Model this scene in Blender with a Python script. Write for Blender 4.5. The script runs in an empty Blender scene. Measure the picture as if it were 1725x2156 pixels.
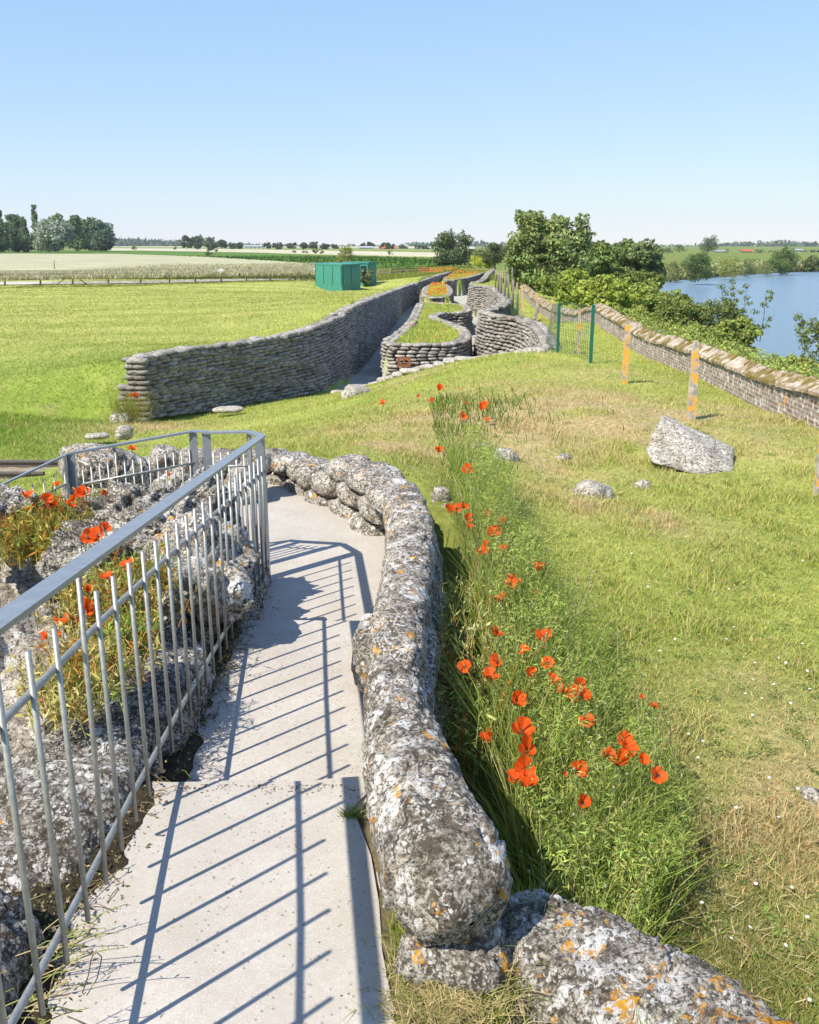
import bpy, bmesh, math, random
import numpy as np
from mathutils import Vector, Matrix

R = math.radians
random.seed(7)
RNG = np.random.default_rng(11)
sc = bpy.context.scene
col = sc.collection

# ------------------------------------------------------------------ camera
PITCH = 16.23
CZ = 5.0                      # camera height; every "drop" below is metres under the camera
FD = 1937.3                   # focal length in pixels of a 1725 x 2156 view
cam_data = bpy.data.cameras.new("camera")
cam = bpy.data.objects.new("camera", cam_data)
col.objects.link(cam)
cam.location = (0, 0, CZ)
cam.rotation_euler = (R(90 - PITCH), 0, 0)
cam_data.sensor_fit = 'VERTICAL'
cam_data.sensor_height = 36
cam_data.lens = 36 * 2300 / 2560
cam_data.clip_start = 0.05
cam_data.clip_end = 12000
sc.camera = cam

# ------------------------------------------------------------------ world and sun
SUN_EL = 51.3
SUN_DIR = Vector((-0.585, -0.55, 1.0)).normalized()      # towards the sun
world = bpy.data.worlds.new("World")
sc.world = world
world.use_nodes = True
wn = world.node_tree
wn.nodes.clear()
sky = wn.nodes.new('ShaderNodeTexSky')
sky.sky_type = 'NISHITA'
sky.sun_disc = False
sky.sun_elevation = R(SUN_EL)
sky.sun_rotation = math.atan2(SUN_DIR.x, SUN_DIR.y)
sky.altitude = 0
sky.air_density = 1.0
sky.dust_density = 0.0
sky.ozone_density = 4.0
bg = wn.nodes.new('ShaderNodeBackground')
bg.inputs['Strength'].default_value = 0.135
wo = wn.nodes.new('ShaderNodeOutputWorld')
# the photograph's tone curve compresses the sky: softer towards the horizon, channel by channel
sx = wn.nodes.new('ShaderNodeSeparateColor'); cx_ = wn.nodes.new('ShaderNodeCombineColor')
wn.links.new(sky.outputs[0], sx.inputs[0])
for i_, (g_, k_) in enumerate(((.596, .150), (.473, .204), (.10, .464))):
    pw = wn.nodes.new('ShaderNodeMath'); pw.operation = 'POWER'; pw.inputs[1].default_value = g_
    ml = wn.nodes.new('ShaderNodeMath'); ml.operation = 'MULTIPLY'; ml.inputs[1].default_value = k_ / .135
    wn.links.new(sx.outputs[i_], pw.inputs[0]); wn.links.new(pw.outputs[0], ml.inputs[0]); wn.links.new(ml.outputs[0], cx_.inputs[i_])
wn.links.new(cx_.outputs[0], bg.inputs[0])
wn.links.new(bg.outputs[0], wo.inputs[0])

sd = bpy.data.lights.new("sun", 'SUN')
sd.energy = 4.45
sd.angle = R(0.5)
sd.color = (1.0, 0.925, 0.81)
so = bpy.data.objects.new("sun", sd)
col.objects.link(so)
so.rotation_euler = SUN_DIR.to_track_quat('Z', 'Y').to_euler()

vs = sc.view_settings
vs.view_transform = 'Standard'
vs.look = 'None'
vs.exposure = 0.84
vs.gamma = 1.0
vs.use_curve_mapping = False

# ------------------------------------------------------------------ measuring helpers
CP, SP = math.cos(R(PITCH)), math.sin(R(PITCH))
def _dir(x, y):
    u = (x - 862.5) / FD
    v = (y - 1078) / FD
    return Vector((u, CP - v * SP, -SP - v * CP))
def G(x, y, d):                       # point seen at (x, y) that lies d metres under the camera
    k = _dir(x, y)
    t = d / -k.z
    return Vector((k.x * t, k.y * t, CZ - d))
def GY(x, y, Y):                      # point seen at (x, y) that lies Y metres ahead
    k = _dir(x, y)
    t = Y / k.y
    return Vector((k.x * t, Y, CZ + k.z * t))

# ------------------------------------------------------------------ numpy noise
def _h(ix, iy, iz, s):
    n = (ix.astype(np.int64) * 374761393 + iy.astype(np.int64) * 668265263 + iz.astype(np.int64) * 2147483647 + s * 974634777) & 0xffffffff
    n = ((n ^ (n >> 13)) * 1274126177) & 0xffffffff
    n = (n ^ (n >> 16)) & 0xffffffff
    return n / 4294967295.0
def noise3(P, s=0):
    P = np.asarray(P, float)
    I = np.floor(P)
    F = P - I
    F = F * F * (3 - 2 * F)
    I = I.astype(np.int64)
    r = 0
    for dx in (0, 1):
        for dy in (0, 1):
            for dz in (0, 1):
                w = (F[..., 0] if dx else 1 - F[..., 0]) * (F[..., 1] if dy else 1 - F[..., 1]) * (F[..., 2] if dz else 1 - F[..., 2])
                r = r + w * _h(I[..., 0] + dx, I[..., 1] + dy, I[..., 2] + dz, s)
    return r * 2 - 1
def fbm(P, o=4, s=0):
    P = np.asarray(P, float)
    r = 0; a = 1; t = 0
    for k in range(o):
        r = r + a * noise3(P * 2 ** k, s + k); t += a; a *= .5
    return r / t
def xy0(X, Y):
    return np.stack([X, Y, np.zeros_like(X)], -1)
def sstep(a, b, x):
    t = np.clip((x - a) / (b - a), 0, 1)
    return t * t * (3 - 2 * t)

# ------------------------------------------------------------------ object helpers
def tag(o, label=None, cat=None, group=None, kind=None):
    if label: o['label'] = label
    if cat: o['category'] = cat
    if group: o['group'] = group
    if kind: o['kind'] = kind
    return o
def empty(name, loc, label=None, cat=None, group=None, rz=0):
    o = bpy.data.objects.new(name, None)
    o.empty_display_size = .1
    o.location = loc
    o.rotation_euler = (0, 0, rz)
    col.objects.link(o)
    return tag(o, label, cat, group)
class MB:
    """collects geometry, world coordinates"""
    def __init__(s, auto=False): s.V = []; s.F = {3: [], 4: []}; s.n = 0; s.C = []; s.auto = auto
    def add(s, V, F, c=None):
        V = np.asarray(V, float).reshape(-1, 3)
        F = np.asarray(F, np.int64)
        s.V.append(V); s.F[F.shape[1]].append(F + s.n); s.n += len(V)
        if c is None and s.auto: c = (.6, .6, .6)
        if c is not None:
            c = np.asarray(c, float)
            if c.ndim == 1: c = np.tile(c, (len(V), 1))
            s.C.append(c)
        return s
    def add2(s, V, Fq, Ft, c=None):
        V = np.asarray(V, float).reshape(-1, 3)
        if len(Fq): s.F[4].append(np.asarray(Fq, np.int64) + s.n)
        if len(Ft): s.F[3].append(np.asarray(Ft, np.int64) + s.n)
        s.V.append(V); s.n += len(V)
    def build(s, name, mat, parent=None, smooth=True, origin=None):
        V = np.concatenate(s.V)
        if parent is not None:
            M = parent.matrix_basis.inverted() if not parent.parent else (parent.parent.matrix_basis @ parent.matrix_basis).inverted()
            A = np.array(M)
            V = V @ A[:3, :3].T + A[:3, 3]
            loc = None
        else:
            loc = origin if origin is not None else ((V[:, 0].min() + V[:, 0].max()) / 2, (V[:, 1].min() + V[:, 1].max()) / 2, V[:, 2].min())
            V = V - np.array(loc)
        me = bpy.data.meshes.new(name)
        me.vertices.add(len(V))
        me.vertices.foreach_set('co', V.astype(np.float32).ravel())
        Fs = []; tot = []
        for k in (3, 4):
            if s.F[k]:
                f = np.concatenate(s.F[k]); Fs.append(f.ravel()); tot.append(np.full(len(f), k))
        L = np.concatenate(Fs).astype(np.int32); T = np.concatenate(tot).astype(np.int32)
        me.loops.add(len(L)); me.loops.foreach_set('vertex_index', L)
        me.polygons.add(len(T))
        st = np.zeros(len(T), np.int32); st[1:] = np.cumsum(T)[:-1]
        me.polygons.foreach_set('loop_start', st); me.polygons.foreach_set('loop_total', T)
        me.polygons.foreach_set('use_smooth', np.full(len(T), bool(smooth)))
        if s.C:
            C = np.concatenate(s.C)
            if C.shape[1] == 3: C = np.concatenate([C, np.ones((len(C), 1))], 1)
            at = me.color_attributes.new('Col', 'FLOAT_COLOR', 'POINT')
            at.data.foreach_set('color', C.astype(np.float32).ravel())
        me.materials.append(mat)
        me.update(calc_edges=True)
        me.validate()
        o = bpy.data.objects.new(name, me)
        col.objects.link(o)
        if parent is not None: o.parent = parent
        else: o.location = loc
        return o
def grid_faces(nu, nv, wrap_u=False):
    i = np.arange(nu if wrap_u else nu - 1)[:, None]; j = np.arange(nv - 1)[None, :]
    i2 = (i + 1) % nu
    return np.stack([i * nv + j, i2 * nv + j, i2 * nv + j + 1, i * nv + j + 1], -1).reshape(-1, 4)
def box(mb, c, s, rz=0, tilt=0, c4=None):
    c = np.array(c, float); s = np.array(s, float) / 2
    V = np.array([[x, y, z] for x in (-1, 1) for y in (-1, 1) for z in (-1, 1)]) * s
    if tilt:
        a = np.array(Matrix.Rotation(tilt, 3, 'Y')); V = V @ a.T
    if rz:
        a = np.array(Matrix.Rotation(rz, 3, 'Z')); V = V @ a.T
    F = [[0, 1, 3, 2], [4, 6, 7, 5], [0, 4, 5, 1], [2, 3, 7, 6], [0, 2, 6, 4], [1, 5, 7, 3]]
    mb.add(V + c, F, c4)
def tube(mb, pts, r, n=8, cap=True, c=None, flat=None):
    pts = np.array([tuple(p) for p in pts], float)
    m = len(pts)
    r = np.full(m, r) if np.isscalar(r) else np.array(r)
    T = np.gradient(pts, axis=0); T /= np.linalg.norm(T, axis=1)[:, None] + 1e-9
    ref = np.array([0, 0, 1.]) if abs(T[0][2]) < .9 else np.array([0, 1., 0])
    A = np.cross(T, ref); A /= np.linalg.norm(A, axis=1)[:, None] + 1e-9
    B = np.cross(T, A)
    th = np.arange(n) / n * 2 * math.pi
    fa, fb = flat if flat else (1, 1)
    V = pts[:, None, :] + r[:, None, None] * (fa * np.cos(th)[None, :, None] * A[:, None, :] + fb * np.sin(th)[None, :, None] * B[:, None, :])
    V = V.reshape(-1, 3)
    F = []
    for i in range(m - 1):
        for j in range(n):
            F.append([i * n + j, i * n + (j + 1) % n, (i + 1) * n + (j + 1) % n, (i + 1) * n + j])
    Ft = []
    if cap:
        V = np.vstack([V, pts[0], pts[-1]])
        for j in range(n):
            Ft.append([m * n, (j + 1) % n, j]); Ft.append([m * n + 1, (m - 1) * n + j, (m - 1) * n + (j + 1) % n])
    mb.add2(V, F, Ft)
    if c is not None: mb.C.append(np.tile(np.array(c, float), (len(V), 1)))
def bar(mb, a, b, w, h, up=(0, 0, 1)):
    """rectangular bar a -> b, w wide (sideways) and h thick"""
    a = np.array(tuple(a), float); b = np.array(tuple(b), float)
    t = b - a; t /= np.linalg.norm(t)
    s = np.cross(t, np.array(up, float)); s /= np.linalg.norm(s)
    u = np.cross(s, t)
    V = [p + s * i * w / 2 + u * j * h / 2 for p in (a, b) for i in (-1, 1) for j in (-1, 1)]
    mb.add(V, [[0, 1, 3, 2], [4, 6, 7, 5], [0, 4, 5, 1], [2, 3, 7, 6], [0, 2, 6, 4], [1, 5, 7, 3]])

# ------------------------------------------------------------------ materials
def newmat(name):
    m = bpy.data.materials.new(name); m.use_nodes = True
    nt = m.node_tree
    b = nt.nodes['Principled BSDF']
    return m, nt, b
def N(nt, t, **kw):
    n = nt.nodes.new(t)
    for k, v in kw.items():
        if k in n.inputs: n.inputs[k].default_value = v
        else: setattr(n, k, v)
    return n
def pos(nt): return nt.nodes.new('ShaderNodeNewGeometry').outputs['Position']
def noise(nt, scale, detail=5, rough=.6, vec=None, dist=0):
    n = N(nt, 'ShaderNodeTexNoise', Scale=scale, Detail=detail, Roughness=rough, Distortion=dist)
    nt.links.new(vec if vec is not None else pos(nt), n.inputs['Vector'])
    return n.outputs['Fac']
def ramp(nt, fac, a, b, ca=(0, 0, 0, 1), cb=(1, 1, 1, 1), mid=None):
    r = nt.nodes.new('ShaderNodeValToRGB')
    r.color_ramp.elements[0].position = a; r.color_ramp.elements[0].color = ca
    r.color_ramp.elements[1].position = b; r.color_ramp.elements[1].color = cb
    if mid:
        for p, c in mid:
            e = r.color_ramp.elements.new(p); e.color = c
    nt.links.new(fac, r.inputs[0])
    return r.outputs[0]
def mix(nt, fac, a, b, mode='MIX'):
    m = nt.nodes.new('ShaderNodeMixRGB'); m.blend_type = mode
    for i, v in enumerate((fac, a, b)):
        if isinstance(v, (int, float)): m.inputs[i].default_value = v
        elif isinstance(v, tuple): m.inputs[i].default_value = v if len(v) == 4 else v + (1,)
        else: nt.links.new(v, m.inputs[i])
    return m.outputs[0]
def bump(nt, b, h, strength=.5, dist=.02):
    n = N(nt, 'ShaderNodeBump', Strength=strength, Distance=dist)
    nt.links.new(h, n.inputs['Height']); nt.links.new(n.outputs[0], b.inputs['Normal'])
def c4(r, g, b): return (r, g, b, 1)

def stone_mat(name, dark, mid, light, orange=.0, scale=1.0, white=.5, bs=1.0):
    m, nt, b = newmat(name)
    n1 = noise(nt, 5 * scale, 8, .7)
    n2 = noise(nt, 38 * scale, 8, .78)
    base = ramp(nt, mix(nt, .72, n1, n2), .44, .57, dark, light, [(.5, mid)])
    # warm weathering stains
    mw = N(nt, 'ShaderNodeMapping'); mw.inputs['Location'].default_value = (7.7, 2.2, 4.1); nt.links.new(pos(nt), mw.inputs['Vector'])
    base = mix(nt, ramp(nt, noise(nt, 3.3 * scale, 6, .65, mw.outputs[0]), .46, .66, c4(0, 0, 0), c4(.25, .25, .25)), base, c4(.30, .235, .155))
    # round lichen spots of several sizes, their outlines broken by noise
    wob_ = N(nt, 'ShaderNodeTexNoise', Scale=30 * scale, Detail=3)
    nt.links.new(pos(nt), wob_.inputs['Vector'])
    wv = N(nt, 'ShaderNodeVectorMath', operation='MULTIPLY_ADD'); wv.inputs[1].default_value = (.03 / scale,) * 3
    nt.links.new(wob_.outputs['Color'], wv.inputs[0]); nt.links.new(pos(nt), wv.inputs[2])
    for sc_, th, msk, colr in ((75, .30, .49, c4(.66, .64, .59)), (34, .32, .52, c4(.72, .70, .66)), (120, .34, .47, c4(.50, .48, .43))):
        v = N(nt, 'ShaderNodeTexVoronoi', Scale=sc_ * scale * .75, Randomness=1.0)
        nt.links.new(wv.outputs[0], v.inputs['Vector'])
        sp = ramp(nt, v.outputs['Distance'], th, th + .09, c4(1, 1, 1), c4(0, 0, 0))
        base = mix(nt, mix(nt, 1.0, sp, ramp(nt, noise(nt, (3 + sc_ * .06) * scale, 4, .6), msk, msk + .07), 'MULTIPLY'), base, colr)
    n3 = noise(nt, 5.5 * scale, 7, .68, dist=.5)
    base = mix(nt, ramp(nt, n3, .70 - .12 * white, .725 - .12 * white), base, mix(nt, ramp(nt, n2, .4, .6), c4(.58, .56, .52), c4(.76, .75, .72)))
    n4 = noise(nt, 75 * scale, 5, .75)
    base = mix(nt, ramp(nt, n4, .42, .465, c4(.9, .9, .9), c4(0, 0, 0)), base, c4(.055, .048, .04))
    if orange > 0:
        mp = N(nt, 'ShaderNodeMapping'); mp.inputs['Location'].default_value = (3.1, 1.7, 9.2)
        nt.links.new(pos(nt), mp.inputs['Vector'])
        n5 = noise(nt, 10 * scale, 9, .78, mp.outputs[0])
        o = ramp(nt, n5, .665 - .075 * orange, .685 - .075 * orange)
        base = mix(nt, o, base, mix(nt, ramp(nt, n2, .42, .58), c4(.50, .20, .02), c4(.74, .40, .05)))
    nt.links.new(base, b.inputs['Base Color'])
    b.inputs['Roughness'].default_value = .95
    b.inputs['Specular IOR Level'].default_value = .12
    h = mix(nt, .55, n1, n2)
    h = mix(nt, .4, h, n4)
    bump(nt, b, h, 1.0 * bs, .035 / scale)
    return m
M = {}
M['stone'] = stone_mat('lichened_concrete', c4(.075, .066, .053), c4(.23, .20, .16), c4(.62, .58, .51), .95, 1.1, 1.05)
M['stone_orange'] = stone_mat('orange_lichened_concrete', c4(.09, .08, .065), c4(.24, .21, .17), c4(.60, .56, .49), 1.25, 1.1, 1.0)
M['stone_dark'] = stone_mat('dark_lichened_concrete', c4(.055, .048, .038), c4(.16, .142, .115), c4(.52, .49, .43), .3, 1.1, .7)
M['rubble'] = stone_mat('crumbled_concrete', c4(.22, .18, .14), c4(.44, .38, .30), c4(.62, .56, .47), .15, .9, .6)
M['rock'] = stone_mat('pale_limestone', c4(.22, .19, .15), c4(.46, .42, .345), c4(.62, .58, .51), 0, .7, .5)
def bag_mat(name, a, b_, c):
    m, nt, b = newmat(name)
    n1 = noise(nt, 7, 6, .7); n2 = noise(nt, 30, 5, .7)
    base = ramp(nt, n1, .36, .66, a, b_)
    base = mix(nt, ramp(nt, n2, .52, .62), base, c)
    at = N(nt, 'ShaderNodeAttribute', attribute_name='Col')
    base = mix(nt, 1.0, base, at.outputs['Color'], 'MULTIPLY')
    base = mix(nt, ramp(nt, noise(nt, .7, 5, .6), .5, .75, c4(0, 0, 0), c4(.6, .6, .6)), base, c4(.16, .125, .085))
    nt.links.new(base, b.inputs['Base Color']); b.inputs['Roughness'].default_value = .95
    b.inputs['Specular IOR Level'].default_value = .15
    bump(nt, b, mix(nt, .5, n1, n2), .7, .04)
    return m
M['bags'] = bag_mat('weathered_sandbag_concrete', c4(.15, .14, .128), c4(.30, .285, .26), c4(.48, .46, .42))
M['bags_pale'] = bag_mat('pale_sandbag_concrete', c4(.13, .12, .105), c4(.29, .275, .245), c4(.46, .44, .40))

def simple(name, c, rough=.8, metal=0, nscale=8, var=.35, bmp=.2, c2=None, bd=.01):
    m, nt, b = newmat(name)
    n1 = noise(nt, nscale, 6, .65)
    k = c2 if c2 else tuple(x * (1 - var) for x in c[:3]) + (1,)
    nt.links.new(ramp(nt, n1, .35, .65, k, c), b.inputs['Base Color'])
    b.inputs['Roughness'].default_value = rough; b.inputs['Metallic'].default_value = metal
    if bmp: bump(nt, b, noise(nt, nscale * 5, 4), bmp, bd)
    return m
M['galv'] = simple('galvanised_steel', c4(.33, .36, .385), .42, .55, 30, .22, .1)
M['galv_rod'] = simple('galvanised_rod', c4(.36, .365, .34), .45, .5, 60, .3, .1)
M['green_metal'] = simple('green_paint', c4(.045, .25, .19), .6, 0, 3, .25, .1)
M['green_post'] = simple('dark_green_coating', c4(.01, .13, .09), .4, 0, 10, .2, 0)
M['wire'] = simple('green_wire', c4(.05, .12, .08), .5, 0, 10, .2, 0)
M['wood'] = simple('grey_timber', c4(.26, .22, .17), .9, 0, 14, .45, .3)
M['white_post'] = simple('white_paint', c4(.6, .6, .58), .6, 0, 10, .15, 0)
M['rust'] = simple('rusty_steel', c4(.30, .10, .035), .9, 0, 25, .5, .4)
M['rail'] = simple('dull_rail_steel', c4(.16, .13, .11), .6, .3, 25, .35, .3)
M['petal'] = None
M['stem'] = simple('green_stem', c4(.16, .22, .05), .7, 0, 20, .3, 0)
M['black'] = simple('dark_centre', c4(.02, .015, .02), .8, 0, 20, .3, 0)
M['bark'] = simple('bark', c4(.12, .09, .065), .95, 0, 12, .5, .5)
M['roof'] = simple('red_tiles', c4(.42, .11, .05), .8, 0, 1, .3, 0)
M['render'] = simple('pale_render', c4(.62, .60, .56), .8, 0, 1, .15, 0)
M['greyroof'] = simple('grey_sheet', c4(.3, .33, .36), .6, 0, 1, .2, 0)
M['glass'] = simple('dark_glass', c4(.03, .04, .05), .15, 0, 1, .2, 0)

def post_mat():
    m, nt, b = newmat('lichened_post_concrete')
    n1 = noise(nt, 12, 6, .7)
    base = ramp(nt, n1, .38, .62, c4(.26, .23, .19), c4(.55, .52, .46))
    n2 = noise(nt, 6, 5, .6)
    base = mix(nt, ramp(nt, mix(nt, .4, n2, n1), .49, .53), base, c4(.66, .33, .04))
    nt.links.new(base, b.inputs['Base Color']); b.inputs['Roughness'].default_value = .9
    bump(nt, b, n1, .4, .01)
    return m
M['post'] = post_mat()

def concrete_mat():
    m, nt, b = newmat('worn_path_concrete')
    n1 = noise(nt, 2.5, 6, .6); n2 = noise(nt, 220, 3, .7); n3 = noise(nt, 45, 5, .7)
    base = ramp(nt, n1, .3, .7, c4(.335, .31, .27), c4(.47, .44, .395))
    base = mix(nt, ramp(nt, n3, .36, .66, c4(.55, .55, .55), c4(0, 0, 0)), base, c4(.33, .29, .235))
    base = mix(nt, ramp(nt, n2, .56, .68, c4(0, 0, 0), c4(.8, .8, .8)), base, c4(.66, .61, .53))
    base = mix(nt, ramp(nt, n2, .30, .38, c4(.7, .7, .7), c4(0, 0, 0)), base, c4(.24, .22, .19))
    v = N(nt, 'ShaderNodeTexVoronoi', Scale=48, Randomness=1.0)
    nt.links.new(pos(nt), v.inputs['Vector'])
    pits = ramp(nt, v.outputs['Distance'], .15, .22, c4(.85, .85, .85), c4(0, 0, 0))
    pits = mix(nt, 1.0, pits, ramp(nt, noise(nt, 9, 4), .44, .56), 'MULTIPLY')
    base = mix(nt, pits, base, c4(.17, .15, .13))
    st = ramp(nt, noise(nt, 2.0, 8, .78), .48, .66, c4(0, 0, 0), c4(.6, .6, .6))
    base = mix(nt, st, base, c4(.36, .32, .26))
    nt.links.new(base, b.inputs['Base Color']); b.inputs['Roughness'].default_value = .92
    b.inputs['Specular IOR Level'].default_value = .25
    bump(nt, b, mix(nt, .6, n2, n3), .35, .006)
    return m
M['path'] = concrete_mat()

def ground_mat():
    m, nt, b = newmat('grassy_soil')
    at = N(nt, 'ShaderNodeAttribute', attribute_name='Col')
    n1 = noise(nt, 1.1, 8, .7); n2 = noise(nt, 14, 8, .75)
    base = mix(nt, 1.0, at.outputs['Color'], ramp(nt, n1, .3, .7, c4(.72, .78, .7), c4(1.2, 1.15, 1.1)), 'MULTIPLY')
    base = mix(nt, 1.0, base, ramp(nt, n2, .3, .7, c4(.55, .6, .5), c4(1.4, 1.35, 1.3)), 'MULTIPLY')
    nt.links.new(base, b.inputs['Base Color']); b.inputs['Roughness'].default_value = 1
    b.inputs['Specular IOR Level'].default_value = .05
    bump(nt, b, n2, .8, .08)
    return m
M['ground'] = ground_mat()
def leaf_mat(name, trans=.35, rough=.7, spec=.15):
    m, nt, b = newmat(name)
    at = N(nt, 'ShaderNodeAttribute', attribute_name='Col')
    b.inputs['Roughness'].default_value = rough
    b.inputs['Specular IOR Level'].default_value = spec
    nt.links.new(at.outputs['Color'], b.inputs['Base Color'])
    t = N(nt, 'ShaderNodeBsdfTranslucent')
    nt.links.new(mix(nt, 1.0, at.outputs['Color'], c4(1.15, 1.15, .6), 'MULTIPLY'), t.inputs['Color'])
    mx = N(nt, 'ShaderNodeMixShader'); mx.inputs[0].default_value = trans
    nt.links.new(b.outputs[0], mx.inputs[1]); nt.links.new(t.outputs[0], mx.inputs[2])
    nt.links.new(mx.outputs[0], nt.nodes['Material Output'].inputs[0])
    return m
M['leaf'] = leaf_mat('leaves', .3)
M['blade'] = leaf_mat('grass_blades', .35, .8, .1)
M['petal'] = leaf_mat('poppy_petals', .45, .6, .2)

# ------------------------------------------------------------------ plan of the place (x right, y ahead, drop under camera)
L_base_px = [(300, 885, 4.0), (400, 872, 4.1), (500, 855, 4.25), (600, 838, 4.45), (690, 825, 4.6), (760, 775, 4.6), (800, 720, 4.6), (830, 680, 4.6), (860, 642, 4.6)]
L_top_y = [755, 737, 725, 711, 684, 640, 625, 613, 602]
LW = []                                   # x, y, drop of base, drop of top
for (px, py, d), ty in zip(L_base_px, L_top_y):
    p = G(px, py, d); q = GY(px, ty, p.y)
    LW.append((p.x, p.y, d, CZ - q.z))
for px, ty, d in ((889, 592, 2.8), (928, 579, 2.85), (950, 573, 2.9)):
    q = G(px, ty, d); LW.append((q.x, q.y, 4.6, d))
LW = np.array(LW)
RW = np.array([(3.25, 23.2), (3.6, 27), (3.9, 32.0), (2.62, 34.3), (2.5, 36.6), (3.5, 39), (4.3, 44), (4.8, 55), (5.0, 61), (4.0, 62.5), (4.0, 66), (5.2, 71), (6.6, 85), (9.5, 110)])
APRON = [G(*p) for p in ((1120, 742, 2.45), (990, 757, 2.9), (870, 787, 3.5), (780, 815, 4.2), (700, 832, 4.5))]
def crop(cx, cy, d):
    return G(210.6 + cx * .5372, 539 + cy * .5372, d)
IS1 = [crop(*p, 3.44) for p in ((1090, 350), (1250, 352), (1440, 345), (1455, 300), (1400, 270), (1310, 243), (1340, 226), (1455, 223), (1450, 200), (1420, 190), (1250, 182), (1238, 200), (1212, 260), (1150, 312))]
IS2 = [crop(*p, 3.3) for p in ((1252, 168), (1390, 163), (1372, 112), (1275, 112))]
IS3 = [crop(*p, 3.2) for p in ((1320, 98), (1425, 94), (1525, 62), (1405, 56))]
ISL = [([(p.x, p.y) for p in I], d) for I, d in ((IS1, 3.44), (IS2, 3.3), (IS3, 3.2))]
TRENCH = [(p.x, p.y) for p in APRON[::-1]] + [(3.25, 23.2)] + [tuple(p) for p in RW[1:]] + [(LW[i][0], LW[i][1]) for i in range(len(LW) - 1, 4, -1)]
RIVER = [(13, -60), (13.5, 0), (14, 30), (19, 65), (26.5, 104), (33, 124), (45, 143), (63, 166), (79, 180), (150, 225), (500, 330), (500, -60)]
STAIR = [(-1.25, -2), (-1.25, 4.5), (-3.9, 5.2), (-3.9, 7.2), (-1.4, 7.65), (-.2, 7.6), (.3, 6.6), (.3, -2)]
def inpoly(X, Y, poly):
    r = np.zeros(X.shape, bool); n = len(poly)
    for i in range(n):
        x1, y1 = poly[i]; x2, y2 = poly[(i + 1) % n]
        if y1 == y2: continue
        c = ((y1 > Y) != (y2 > Y)) & (X < (x2 - x1) * (Y - y1) / (y2 - y1) + x1)
        r ^= c
    return r
def distpoly(X, Y, poly, closed=True):
    d = np.full(X.shape, 1e9); n = len(poly)
    for i in range(n if closed else n - 1):
        x1, y1 = poly[i][:2]; x2, y2 = poly[(i + 1) % n][:2]
        dx, dy = x2 - x1, y2 - y1; l = dx * dx + dy * dy + 1e-9
        t = np.clip(((X - x1) * dx + (Y - y1) * dy) / l, 0, 1)
        d = np.minimum(d, np.hypot(X - x1 - t * dx, Y - y1 - t * dy))
    return d
def sdist(X, Y, poly):
    d = distpoly(X, Y, poly)
    return np.where(inpoly(X, Y, poly), d, -d)      # positive inside

def tps(pts):
    pts = np.array(pts, float); n = len(pts)
    def U(r2): return np.where(r2 > 0, r2 * np.log(r2 + 1e-12), 0)
    D = ((pts[:, None, :2] - pts[None, :, :2]) ** 2).sum(-1)
    A = np.zeros((n + 3, n + 3)); A[:n, :n] = U(D) + np.eye(n) * .5
    A[:n, n] = 1; A[:n, n + 1:] = pts[:, :2]; A[n, :n] = 1; A[n + 1:, :n] = pts[:, :2].T
    w = np.linalg.solve(A, np.r_[pts[:, 2], 0, 0, 0])
    def f(X, Y):
        r = w[n] + w[n + 1] * X + w[n + 2] * Y
        for i in range(n): r = r + w[i] * U((X - pts[i, 0]) ** 2 + (Y - pts[i, 1]) ** 2)
        return r
    return f
front = [(1.2, 2.2, 2.35), (3, 2, 2.3), (6, 2, 2.3), (1.8, 5, 2.4), (3, 5, 2.38), (5.5, 5, 2.35), (1.6, 9, 2.32), (3, 9, 2.36), (5.5, 12, 2.36), (3.3, 14, 2.3),
         (4, 20, 2.4), (5.5, 30, 2.45), (5, 60, 2.6), (1.6, 13, 2.15), (.6, 17, 2.45), (2.2, 20, 2.3), (0, 21, 2.95), (5.5, 0, 2.3), (.75, 1, 2.35), (.75, 3, 2.36), (.75, 5, 2.14), (.7, 6.5, 2.12),
         (.4, 7.7, 2.0), (-1, 8.3, 1.82), (-2.5, 8.2, 2.05), (-4.2, 8.3, 2.6), (.3, 10, 2.1), (-1, 11, 2.2), (-1, 14, 2.6), (-2.5, 14, 2.85), (-2.5, 18, 3.4), (-1, 19, 3.05),
         (-5, 20.0, 3.85), (-6.5, 20.0, 3.8), (-5.5, 13.8, 3.4), (-8, 13.8, 3.42), (-12, 14, 3.4), (-5.5, 10, 3.2), (-8, 8, 3.4), (-4, 13, 3.05), (-8, 18, 3.65), (-12, 20, 3.5),
         (-20, 15, 3.4), (-25, 30, 3.1), (-60, 20, 3.2), (-3.5, 3, 3.0), (-5, 5, 3.1), (-6, 0, 3.2), (0, -1, 2.6), (6.6, 10, 2.45), (6.6, 30, 2.6), (9, 10, 2.95), (9, 30, 3.1), (12, 20, 4.1), (13, 60, 4.3), (9, 60, 3.3), (9, 0, 3.2), (12, 0, 4.2)]
front += [(p.x, p.y - .15, CZ - p.z) for p in APRON] + [(LW[i][0] + .15, LW[i][1] - .1, LW[i][2]) for i in range(4)]
back = [(LW[i][0] - .5, LW[i][1] + .2, LW[i][3] - .02) for i in range(len(LW))]
back += [(-8.5, 22, 3.0), (-9, 27, 2.85), (-12, 22, 3.25), (-12, 32, 2.9), (-25, 30, 3.1), (-20, 20, 3.3), (-60, 20, 3.2), (-15, 60, 2.9), (-40, 60, 3.0), (-20, 85, 3.0), (-2, 85, 2.85), (-7, 45, 2.6), (-100, 90, 3.1), (5, 110, 2.8), (-30, 120, 3)]
TF, TB = tps(front), tps(back)
def side_left(X, Y):
    """positive on the lawn side of the left trench wall"""
    poly = [(-400, 21.0)] + [(LW[i][0] - .10, LW[i][1]) for i in range(len(LW))] + [(12, 160), (-400, 160)]
    return sdist(X, Y, poly)
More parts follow.
